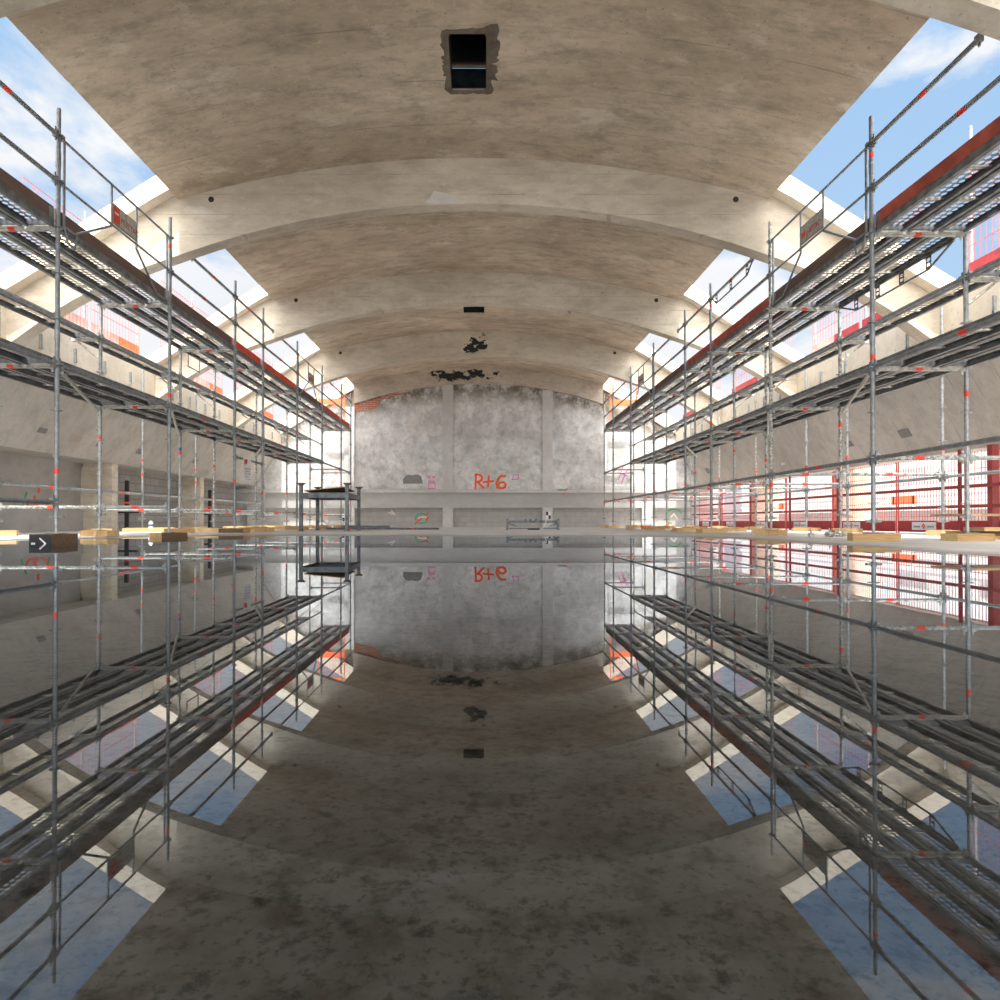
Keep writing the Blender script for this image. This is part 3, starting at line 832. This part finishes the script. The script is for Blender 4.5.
    link('wire_net', mb.mesh('wire_net'), g)
    return root, XI, XM, XO, Ys
def bracket_mesh():
    mb = MB()
    mb.box(.02, .42, -.028, .028, -.04, .03, 'cream'); mb.tube((.02, 0, -.30), (.36, 0, -.03), .015, 'cream', 8)
    mb.box(.40, .42, -.02, .02, -.03, .10, 'cream')
    return mb.mesh('bracket')
PADS = []
SL = scaffold('left'); SR = scaffold('right')

# ------------------------------------------------------------------ timber pads under the poles
def pad_mesh(w, d, h, mat, mat2):
    mb = MB(); b = .006
    mb.box(-w / 2, w / 2, -d / 2, d / 2, 0, h, mat)
    mb.box(w / 2 - .002, w / 2 + .001, -d / 2 + .003, d / 2 - .003, .003, h - .003, mat2)
    mb.box(-w / 2 - .001, -w / 2 + .002, -d / 2 + .003, d / 2 - .003, .003, h - .003, mat2)
    return mb
RN = {'i': 'front-row', 'm': 'middle-row', 'o': 'back-row'}
rp = random.Random(5)
cnt = {}
for (side, row, i, X, y, zt) in PADS:
    k = cnt.get((side, row), 0); cnt[(side, row)] = k + 1
    o_ = ORD[k]
    h = .08
    if side == 'left' and row == 'i' and i == 1:
        o = empty('timber_pad', (X - .05, y + .02, zt - .15), 'dark brown timber block with a white chevron, under the nearest front-row pole on the left', 'timber pad', 'timber pads under the scaffold poles')
        mb = MB(); mb.box(-.12, .12, -.20, .25, 0, .15, 'wood_brown'); link('timber_block', mb.mesh('timber_block'), o)
        mb = MB(); mb.box(-.117, .117, -.204, -.198, .004, .146, 'black')
        for a, b in (((.0, .104), (.055, .054)), ((.055, .054), (.0, .008)), ((-.085, .054), (-.06, .054))):
            mb.stroke([a, b], .014, -.202, 'pale_paint', .004)
        link('painted_end', mb.mesh('painted_end'), o)
        continue
    mat = rp.choice(['wood', 'wood', 'wood_pale', 'wood'])
    if side == 'left' and (row, i) in (('i', 2), ('i', 3), ('m', 4)): mat = 'wood_brown'
    ct = {'wood': 'yellow', 'wood_pale': 'pale yellow', 'wood_brown': 'dark brown'}[mat]
    me = pad_mesh(.46 + .08 * rp.random(), .22, h, mat, 'wood_pale' if mat != 'wood_brown' else 'wood').mesh('timber_pad')
    rz = rp.choice([.25, -.3, .5, -.55, .1, 1.2]) + rp.uniform(-.1, .1)
    if side == 'right' and row == 'i' and i == 1: rz = -.25
    o = link('timber_pad', me, None, (X, y, zt - h), (0, 0, rz))
    tag(o, '%s timber pad under the %s %s pole of the %s scaffold' % (ct, o_ if k else 'nearest visible', RN[row], side), 'timber pad', 'timber pads under the scaffold poles')

# ------------------------------------------------------------------ loose things on the floor
def FZ(x, y): return floor_z(x, y)
# stackable steel rack with plywood
o = empty('steel_rack', (-3.4, 14.8, FZ(-3.4, 14.8)), 'dark grey stackable steel rack standing on the wet floor before the end wall', 'rack')
corners = [(-3.85, 14.0), (-2.87, 14.0), (-3.91, 15.65), (-2.93, 15.65)]
for (x, y) in corners:
    mb = MB(); r = .035
    mb.box(-r, r, -r, r, 0, .98, 'rack')
    vs = [(a * r, b * r, .98) for a, b in ((-1, -1), (1, -1), (1, 1), (-1, 1))] + [(a * .085, b * .085, 1.03) for a, b in ((-1, -1), (1, -1), (1, 1), (-1, 1))]
    mb.add(vs, [(0, 1, 5, 4), (1, 2, 6, 5), (2, 3, 7, 6), (3, 0, 4, 7), (4, 5, 6, 7)], 'wood_brown')
    mb.box(-.05, .05, -.05, .05, 0, .012, 'rack')
    q = link('corner_post', mb.mesh('corner_post'), o, (x + 3.4, y - 14.8, 0))
for (a, b) in ((0, 1), (2, 3), (0, 2), (1, 3)):
    mb = MB(); pa, pb = Vector((*corners[a], 0)), Vector((*corners[b], 0)); d = pb - pa; c = (pa + pb) / 2
    mb.obox((c.x + 3.4, c.y - 14.8, .77), math.atan2(d.y, d.x), d.length, .05, .11, 'rack')
    link('top_beam', mb.mesh('top_beam'), o)
mb = MB(); mb.obox((0, 0, .765), 0, .9, 1.55, .012, 'rack'); link('rack_sheet', mb.mesh('rack_sheet'), o)
mb = MB(); mb.obox((0, 0, 0), .02, .84, 1.48, .018, 'plywood', -.02)
tag(link('plywood_board', mb.mesh('plywood_board'), None, (-3.40, 14.82, FZ(-3.4, 14.8) + .895), (0, -.10, 0)), 'brown plywood sheet lying on the dark steel rack', 'board')
# steel tubes on the floor
tubes = [((-4.1, 17.3), (-2.3, 16.9), .0), ((-4.05, 17.42), (-1.9, 17.15), .0), ((-3.9, 17.55), (-2.05, 17.3), .0), ((-3.7, 17.38), (-2.4, 17.12), .052), ((-2.15, 16.78), (-1.1, 16.9), .0)]
tl = ['nearest grey tube in the loose pile right of the rack', 'second grey tube in the loose pile right of the rack', 'farthest grey tube in the loose pile right of the rack', 'grey tube lying on top of the loose pile', 'short grey tube pointing out of the loose pile']
for ((a, b), lb) in zip([((p[0], p[1], p[2]), (q[0], q[1], p[2])) for p, q in [((t[0][0], t[0][1], t[2]), t[1]) for t in tubes]], tl):
    z = FZ(a[0], a[1]) + .026
    mb = MB(); d = (b[0] - a[0], b[1] - a[1], 0)
    mb.tube((0, 0, 0), d, .025, 'rack', 10); k = .35
    mb.tube((d[0] * k, d[1] * k, 0), (d[0] * (k + .04), d[1] * (k + .04), 0), .026, 'sticker_red', 10)
    tag(link('steel_tube', mb.mesh('steel_tube'), None, (a[0], a[1], z + a[2])), lb, 'tube', 'grey tubes lying beside the rack')
# grey lattice frame lying before the end wall
o = empty('steel_trestle', (1.28, 16.6, FZ(1.28, 16.6)), 'grey steel trestle frame lying low before the end wall', 'frame')
mb = MB(); mb.box(-.64, .64, -.03, .03, .17, .235, 'rack'); link('top_rail', mb.mesh('top_rail'), o)
mb = MB(); mb.box(-.60, .60, -.02, .02, .02, .05, 'rack'); link('bottom_rail', mb.mesh('bottom_rail'), o)
for x in (-.64, .64):
    mb = MB(); mb.box(x - .025, x + .025, -.06, .06, 0, .28, 'rack'); mb.box(x - .035, x + .035, -.08, .08, .0, .012, 'rack')
    s_ = -1 if x > 0 else 1
    mb.tube((x, 0, .17), (x + s_ * .22, 0, .09), .014, 'rack', 8)
    link('end_post', mb.mesh('end_post'), o)
for x in (-.18, -.06, .08):
    mb = MB(); mb.tube((x, 0, .235), (x, 0, .27), .018, 'black', 8); link('spigot', mb.mesh('spigot'), o)
mb = MB(); mb.path([(0, 0, .014), (.10, 0, .05), (.16, 0, .20), (.18, 0, .28)], .009, 'pale_paint'); mb.tube((-.3, 0, .018), (.0, 0, .018), .016, 'black', 8)
tag(link('bent_hose', mb.mesh('bent_hose'), None, (1.44, 16.5, FZ(1.4, 16.5))), 'pale bent hose with a black end leaning at the steel frame', 'hose')

# spare timbers on the left floor
spare = [(-6.6, 13.0, .5, .9, 'wood_pale'), (-6.1, 13.35, -.2, .8, 'wood'), (-5.4, 13.1, .15, .7, 'wood_pale'), (-7.2, 14.3, .1, 1.0, 'wood_pale'), (-5.2, 15.2, -.1, .8, 'wood'), (-6.3, 17.5, .2, 1.1, 'wood_pale'), (-5.2, 18.0, .1, .9, 'wood'), (-6.4, 20.0, .0, 1.2, 'wood_pale'), (-5.3, 20.6, .2, .8, 'wood')]
sl = ['pale beam lying askew behind the second front-row pole on the left', 'yellow beam lying between the second and third poles on the left', 'short pale beam just left of the third front pole on the left', 'pale beam on the floor below the blockwork on the left', 'yellow beam lying left of the dark steel rack', 'long pale beam on the floor behind the middle poles on the left', 'yellow beam on the floor near the far left poles', 'longest pale beam near the left end of the end wall', 'small yellow beam at the far end of the left scaffold']
for (x, y, r, w, mt), lb in zip(spare, sl):
    me = pad_mesh(w, .10, .08, mt, 'wood_pale').mesh('timber_beam')
    tag(link('timber_beam', me, None, (x, y, FZ(x, y)), (0, 0, r)), lb, 'beam', 'spare timbers on the left floor')
# paint can on the pale beam
mb = MB(); mb.tube((0, 0, 0), (0, 0, .11), .045, 'pale_paint', 14); mb.tube((0, 0, .035), (0, 0, .075), .046, 'sticker_blue', 14, caps=False); mb.tube((0, 0, .11), (0, 0, .14), .036, 'pale_paint', 14, r1=.018)
tag(link('spray_can', mb.mesh('spray_can'), None, (-6.55, 13.02, FZ(-6.55, 13) + .08)), 'white can with a blue band standing on the pale askew beam', 'can')

# black steel props at the left wall
for (x, y, lb) in ((-8.15, 15.1, 'black upright prop with red marks beside the nearest lit column on the left'), (-8.15, 19.7, 'black upright prop beside the farther lit column on the left')):
    o = empty('wall_prop', (x, y, FZ(x, y)), lb, 'prop')
    mb = MB(); mb.box(-.04, .04, -.03, .03, .02, 1.15, 'black'); mb.box(-.041, .041, -.032, .032, .86, .90, 'sticker_red'); mb.box(-.041, .041, -.032, .032, .62, .66, 'sticker_red'); link('upright', mb.mesh('upright'), o)
    mb = MB(); mb.box(-.20, .25, -.05, .05, .40, .45, 'black'); link('cross_arm', mb.mesh('cross_arm'), o)
    mb = MB(); mb.box(-.10, .10, -.10, .10, 0, .02, 'black'); link('foot_plate', mb.mesh('foot_plate'), o)
# wall markings at left wall panel
mb = MB()
def side_stroke(mb, pts, w, x, mat):
    for (ay, az), (by, bz) in zip(pts[:-1], pts[1:]):
        mb.tube((x, ay, az), (x, by, bz), w / 2, mat, 6)
side_stroke(mb, [(13.25, .95), (13.25, .82)], .05, -8.925, 'orange_paint')
side_stroke(mb, [(p[0], p[1]) for p in arc(13.2, .72, .35, .25, 200, 340, 8)], .035, -8.925, 'orange_paint')
side_stroke(mb, [(13.1, .5), (13.12, .75), (13.2, .5)], .03, -8.925, 'orange_paint')
side_stroke(mb, [(12.75, .5), (12.9, .8)], .035, -8.925, 'green_paint'); side_stroke(mb, [(13.5, .7), (13.6, .5)], .03, -8.925, 'green_paint')
link('paint_marks', mb.mesh('paint_marks'), wl)
# small box-outs and patches in the shells
def shell_patch(side, y, z, w, h, mat):
    sg = -1 if side == 'left' else 1
    pr = [(7.32, 2.72), (7.62, 2.22), (7.88, 1.8), (8.07, 1.45)]
    for (u0, z0), (u1, z1) in zip(pr[:-1], pr[1:]):
        if z1 <= z <= z0: break
    u = u0 + (u1 - u0) * (z0 - z) / (z0 - z1)
    dv = Vector((u1 - u0, z1 - z0)).normalized()
    a = (u - dv.x * h / 2, z - dv.y * h / 2); c = (u + dv.x * h / 2, z + dv.y * h / 2); e = .012
    mb = MB(); mb.prism([(CX + sg * (a[0] - e), a[1]), (CX + sg * (c[0] - e), c[1]), (CX + sg * (c[0] + .03), c[1]), (CX + sg * (a[0] + .03), a[1])], y - w / 2, y + w / 2, mat)
    link('wall_patch', mb.mesh('wall_patch'), bpy.data.objects['wall_%s_upper' % side])
for (y, z, w, h, mt) in ((11.9, 1.88, .22, .10, 'niche'), (12.9, 1.86, .34, .16, 'tan_patch'), (13.7, 1.84, .18, .10, 'niche'), (15.3, 1.86, .26, .13, 'niche'), (18.2, 1.90, .30, .13, 'niche')): shell_patch('left', y, z, w, h, mt)
for (y, z, w, h, mt) in ((12.0, 1.84, .30, .16, 'niche'), (13.8, 1.86, .24, .13, 'niche'), (22.3, 1.95, .3, .2, 'niche'), (17.0, 1.72, .2, .06, 'patch')): shell_patch('right', y, z, w, h, mt)

# paper sheet on the left scaffold
o = empty('hanging_notice', (-4.575, 12.62, .98), 'white paper notice with a red mark hanging from the left scaffold', 'notice')
mb = MB()
for k in range(6):
    z0 = .48 * k / 6; z1 = .48 * (k + 1) / 6
    w0, w1 = .012 * math.sin(k * 1.1), .012 * math.sin((k + 1) * 1.1)
    mb.add([(w0, 0, z0), (w0, .40, z0), (w1, .40, z1), (w1, 0, z1), (w0 - .003, 0, z0), (w0 - .003, .40, z0), (w1 - .003, .40, z1), (w1 - .003, 0, z1)], [(0, 1, 2, 3), (7, 6, 5, 4), (0, 4, 5, 1), (2, 6, 7, 3), (0, 3, 7, 4), (1, 5, 6, 2)], 'white')
link('paper_sheet', mb.mesh('paper_sheet'), o)
mb = MB(); mb.box(.010, .014, .05, .14, .36, .44, 'sticker_red'); mb.box(.010, .014, .09, .17, .40, .46, 'sticker_red')
for k in range(5): mb.box(.008, .016, .06, .34 - .04 * (k % 2), .07 + .05 * k, .082 + .05 * k, 'grey_mark')
link('printed_text', mb.mesh('printed_text'), o)

# ------------------------------------------------------------------ guards on the edge beams
def mesh_panel_mesh(l, h, plate, key):
    def f():
        mb = MB()
        n = int(l / .11)
        for k in range(n + 1): mb.box(-.002, .002, l * k / n - .002, l * k / n + .002, 0, h, 'red_mesh')
        m = int(h / .42)
        for k in range(m + 1): mb.box(-.0035, .0035, 0, l, h * k / m - .004, h * k / m + .004, 'red_mesh')
        return mb.mesh('wire_mesh')
    return cached(('wm', round(l, 2), round(h, 2)), f)
def plate_mesh(l, h, mat):
    def f():
        mb = MB(); mb.box(-.012, -.004, 0, l, 0, h, mat); return mb.mesh('kick_plate')
    return cached(('kp', round(l, 2), h, mat), f)
BAYW = ['', 'nearest roof bay', 'second roof bay', 'third roof bay', 'last roof bay']
for s, nm in ((-1, 'left'), (1, 'right')):
    X = CX + s * 7.33
    edges = [5.44, 10.04, 14.64, 19.24, 23.84]
    RP, PW, OP = 'red_panel', 'pinkwhite', 'orange_panel'
    if s < 0: cols = [[(0, 1, PW)], [(0, .5, PW), (.5, 1, OP)], [(0, .3, OP), (.3, 1, PW)], [(0, .55, PW), (.55, 1, OP)], [(0, .3, OP), (.3, .7, PW), (.7, 1, OP)], [(0, .5, PW), (.5, 1, OP)], [(0, 1, OP)], [(0, 1, OP)]]
    else: cols = [[(0, 1, PW)], [(0, .6, PW), (.6, 1, RP)], [(0, .4, PW), (.4, 1, RP)], [(0, .5, RP), (.5, 1, PW)], [(0, .6, RP), (.6, 1, PW)], [(0, 1, RP)], [(0, .5, RP), (.5, 1, PW)], [(0, 1, RP)]]
    k = 0
    for b in range(4):
        y0 = edges[b] + .55; y1 = edges[b + 1] - .30
        half = (y1 - y0) / 2
        for q in range(2):
            l = half - .10; ya = y0 + q * half + .05
            o = empty('mesh_guard', (X, ya, 3.78), 'red wire mesh guard on %s edge beam, %s half of the %s' % (nm, 'nearer' if q == 0 else 'farther', BAYW[b + 1]), 'guard', 'mesh guards on the %s edge beam' % nm)
            link('wire_mesh', mesh_panel_mesh(l, 2.05, None, 0), o)
            for (f0, f1, c) in cols[k]:
                kp = link('kick_plate', plate_mesh(l * (f1 - f0) - .01, .24, c), o, (0, l * f0 + .005, .02))
            k += 1
        for q, yp in enumerate((y0 + half, y1 + .02)):
            mb = MB(); mb.tube((0, 0, 0), (0, 0, 2.35), .022, 'galv_light', 8); mb.tube((0, 0, 2.02), (0, 0, 2.04), .05, 'galv_light', 8); mb.tube((0, 0, 1.90), (0, 0, 1.97), .035, 'galv_light', 8); mb.box(-.06, .06, -.06, .06, 0, .012, 'galv')
            tag(link('guard_post', mb.mesh('guard_post'), None, (X + s * .09, yp, 3.78)), 'zinc guard post on %s edge beam, %s of the %s' % (nm, 'middle' if q == 0 else 'far end', BAYW[b + 1]), 'post', 'guard posts on the %s edge beam' % nm)
    # anchor sleeves left in the beam face
    ka = 0
    ay = 6.2
    beam = bpy.data.objects['trim_%d' % (1 if s < 0 else 2)]
    while ay < 23:
        if min(abs(ay - (r + .12)) for r in RIBS) > .3:
            mb = MB(); mb.box(-.02, .02, -.015, .015, 0, .24, 'galv'); mb.box(-.02, .025, -.025, .025, -.01, .03, 'galv_light')
            link('anchor_sleeve', mb.mesh('anchor_sleeve'), beam, (CX + s * 7.13, ay, 3.08))
        ay += .92

# ------------------------------------------------------------------ open right side: red frame, mesh, kick plates, boards
o = empty('red_guard_rail', (7.58, 5.5, 0), 'long dark red steel guard railing with posts along the open right side', 'railing')
for z in (.47, .78):
    mb = MB(); mb.box(-.025, .025, 0, 18.2, z - .025, z + .025, 'maroon'); link('rail', mb.mesh('rail'), o)
for y in (.55, 4.32, 5.0, 8.6, 10.8, 13.2, 15.6, 18.1):
    big = abs(y - 4.32) < .1
    mb = MB(); w = .05 if big else .02; mb.box(-w, w, y - w, y + w, 0, 1.36, 'maroon'); mb.box(-.08, .08, y - .08, y + .08, 0, .012, 'maroon'); link('post', mb.mesh('post'), o, (.05, 0, FZ(7.7, 5.5 + y)))
PY0 = 5.6
wn = ['nearest', 'second', 'third', 'fourth', 'fifth', 'sixth', 'seventh', 'farthest']
for k in range(8):
    l = 2.2; ya = PY0 + k * 2.26
    if min(abs(ya + l / 2 - r) for r in RIBS) < 0: continue
    o = empty('side_mesh_guard', (7.80, ya, FZ(7.8, ya)), '%s red wire mesh panel with dark red kick plate along the open right side' % wn[k], 'guard', 'mesh panels along the open right side')
    mb = MB()
    n = 30
    for i in range(n + 1): mb.box(-.0035, .0035, l * i / n - .0035, l * i / n + .0035, .02, 1.32, 'red_mesh')
    for i in range(5): mb.box(-.004, .004, 0, l, .3 + .25 * i - .0045, .3 + .25 * i + .0045, 'red_mesh')
    for y in (0, l): mb.tube((0, y, .0), (0, y, 1.32), .014, 'red_mesh', 6)
    link('wire_mesh', mb.mesh('wire_mesh'), o)
    mb = MB(); mb.box(-.022, -.008, 0.02, l - .02, .02, .225, 'red_panel'); kp = link('kick_plate', mb.mesh('kick_plate'), o)
    mb = MB(); a, b = 1.15, 1.78
    mb.box(-.026, -.021, a, b, .06, .20, 'white')
    for (q, r) in ((a + .05, a + .22), (b - .22, b - .05)):
        mb.box(-.028, -.025, q, r, .105, .135, 'grey_mark')
    c = (a + b) / 2
    for (dy, dz) in ((0, .03), (0, -.03), (.03, 0), (-.03, 0)):
        cy, cz = c + dy, .13 + dz; w = .024
        mb.add([(-.0285, cy - w, cz), (-.0285, cy, cz - w), (-.0285, cy + w, cz), (-.0285, cy, cz + w)], [(0, 1, 2, 3)], 'sticker_red')
    link('site_sign', mb.mesh('site_sign'), o)
# boards stacked at right
bl = [(6.35, 7.9, 0, .05, 1.5, 'wood', 'lowest yellow board of the stack at the right edge'), (6.42, 7.95, .05, -.05, 1.4, 'wood_brown', 'dark board in the middle of the stack at the right edge'), (6.5, 7.9, .10, .1, 1.3, 'wood_pale', 'pale board on top of the stack at the right edge')]
for (x, y, z, r, w, mt, lb) in bl:
    me = pad_mesh(w, .3, .045, mt, 'wood_pale').mesh('timber_board')
    tag(link('timber_board', me, None, (x, y, FZ(x, y) + z), (0, 0, r)), lb, 'board', 'boards stacked at the right edge')
# bearer and cantilevered plywood sheet
o = link('bearer_block', pad_mesh(.3, .3, .13, 'wood', 'wood_pale').mesh('bearer_block'), None, (6.75, 7.9, FZ(6.7, 7.9) + .146)); tag(o, 'yellow bearer block on the board stack at the right edge', 'block')
mb = MB(); mb.obox((0, 0, .012), .15, 1.75, .55, .024, 'plywood'); tag(link('plywood_sheet', mb.mesh('plywood_sheet'), None, (6.35, 7.85, FZ(6.4, 7.9) + .277)), 'thin yellow plywood sheet lying over the bearer block at the right edge', 'board')
# small clamps
for (x, y, r, lb) in ((4.75, 9.0, .3, 'small zinc clamp on the floor right of the nearest front pole'), (5.05, 9.3, -.5, 'small zinc clamp nearest the dark red kick plates'), (4.4, 8.8, 1.0, 'small zinc coupler lying behind the nearest right timber pad')):
    o = empty('scaffold_clamp', (x, y, FZ(x, y)), lb, 'clamp', 'loose clamps on the right floor')
    o.rotation_euler = (0, 0, r)
    mb = MB(); mb.tube((-.05, 0, .035), (.05, 0, .035), .035, 'speckle', 10); link('clamp_body', mb.mesh('clamp_body'), o)
    mb = MB(); mb.tube((.0, -.02, .03), (.22, .02, .02), .011, 'speckle', 8); mb.tube((.0, 0, .06), (.0, 0, .12), .009, 'speckle', 8); link('bolt', mb.mesh('bolt'), o)
# orange barriers outside
for (x, y, w, lb) in ((12.4, 18.8, 1.1, 'orange barrier outside beyond the mesh, by the parapet'), (12.4, 27.0, 2.2, 'long orange and white barrier far outside on the right')):
    o = empty('orange_barrier', (x, y, -.02), lb, 'barrier')
    mb = MB(); mb.box(-.02, .02, 0, w, .75, 1.0, 'orange_panel'); link('barrier_board', mb.mesh('barrier_board'), o)
    for yy in (.1, w - .1):
        mb = MB(); mb.box(-.02, .02, yy - .03, yy + .03, 0, 1.05, 'white'); mb.box(-.2, .2, yy - .04, yy + .04, 0, .05, 'white'); link('barrier_leg', mb.mesh('barrier_leg'), o)
# red tool box at the far right
o = empty('tool_crate', (4.55, 18.2, FZ(4.5, 18.2)), 'small orange-red crate with a white lid among the far right pads', 'crate')
mb = MB(); mb.box(-.13, .13, -.1, .1, 0, .09, 'orange_panel'); link('crate_body', mb.mesh('crate_body'), o)
mb = MB(); mb.box(-.135, .135, -.105, .105, .09, .13, 'white'); link('lid', mb.mesh('lid'), o)

# ------------------------------------------------------------------ light
w = bpy.data.worlds.new('sky'); S.world = w; w.use_nodes = True
t = w.node_tree; t.nodes.clear()
out = t.nodes.new('ShaderNodeOutputWorld'); bg = t.nodes.new('ShaderNodeBackground')
tc = N(t, 'ShaderNodeTexCoord')
sx, sy, sz = sep(t, tc.outputs['Generated'])
gr = N(t, 'ShaderNodeMapRange'); gr.inputs[1].default_value = 0; gr.inputs[2].default_value = .75; L(t, sz, gr.inputs[0])
sky = mix_(t, gr.outputs[0], (.52, .69, .88), (.29, .51, .83))
mp = N(t, 'ShaderNodeMapping'); mp.inputs['Scale'].default_value = (1, 1, 1.7); mp.inputs['Location'].default_value = (.35, .2, .1)
L(t, tc.outputs['Generated'], mp.inputs[0])
cn = N(t, 'ShaderNodeTexNoise', Scale=3.0, Detail=9, Roughness=.58, Distortion=.25); L(t, mp.outputs[0], cn.inputs['Vector'])
low = N(t, 'ShaderNodeMapRange'); low.inputs[1].default_value = .15; low.inputs[2].default_value = .62; low.inputs[3].default_value = .12; low.inputs[4].default_value = -.06
L(t, sz, low.inputs[0])
cm = N(t, 'ShaderNodeMapRange'); cm.inputs[1].default_value = .50; cm.inputs[2].default_value = .60
L(t, math_(t, 'ADD', cn.outputs[0], low.outputs[0]), cm.inputs[0])
cn2 = N(t, 'ShaderNodeTexNoise', Scale=5, Detail=6); L(t, mp.outputs[0], cn2.inputs['Vector'])
cloud = mix_(t, cn2.outputs[0], (.72, .76, .82), (1.0, 1.0, 1.0))
sp = N(t, 'ShaderNodeVectorMath', operation='DOT_PRODUCT'); L(t, tc.outputs['Generated'], sp.inputs[0]); sp.inputs[1].default_value = (0, -.545, .839)
lobe = math_(t, 'POWER', math_(t, 'MAXIMUM', math_(t, 'ADD', sp.outputs['Value'], .0), 0.0), 2.0)   # bright sky toward the sun, added unseen to lift the interior
L(t, math_(t, 'ADD', math_(t, 'MULTIPLY', lobe, 4.4), .58), bg.inputs[1])
L(t, mix_(t, math_(t, 'MULTIPLY', lobe, 1.6, clamp=True), mix_(t, cm.outputs[0], sky, cloud), (.985, .955, .91)), bg.inputs[0])
L(t, bg.outputs[0], out.inputs[0])

sun = bpy.data.lights.new('sun', 'SUN'); sun.energy = 4.4; sun.angle = math.radians(.53); sun.color = (1, .955, .88)
so = bpy.data.objects.new('sun', sun); COL.objects.link(so); so.location = (0, -20, 30)
d = Vector((.01, math.cos(math.radians(71)), -math.sin(math.radians(71))))
so.rotation_euler = d.to_track_quat('-Z', 'Y').to_euler()

# ------------------------------------------------------------------ camera
cam = bpy.data.cameras.new('camera'); co = bpy.data.objects.new('camera', cam); COL.objects.link(co)
co.location = (0, 0, .238); co.rotation_euler = (PI / 2 + .0093, 0, 0)
cam.sensor_width = 36; cam.lens = 36 * .658; cam.shift_x = .018; cam.shift_y = .0151
cam.clip_start = .02; cam.clip_end = 300
S.camera = co
S.view_settings.view_transform = 'Standard'; S.view_settings.look = 'None'
S.view_settings.exposure = .88; S.view_settings.gamma = 1; S.view_settings.use_curve_mapping = False
S.cycles.max_bounces = 12; S.cycles.diffuse_bounces = 6; S.cycles.glossy_bounces = 4; S.cycles.transparent_max_bounces = 12
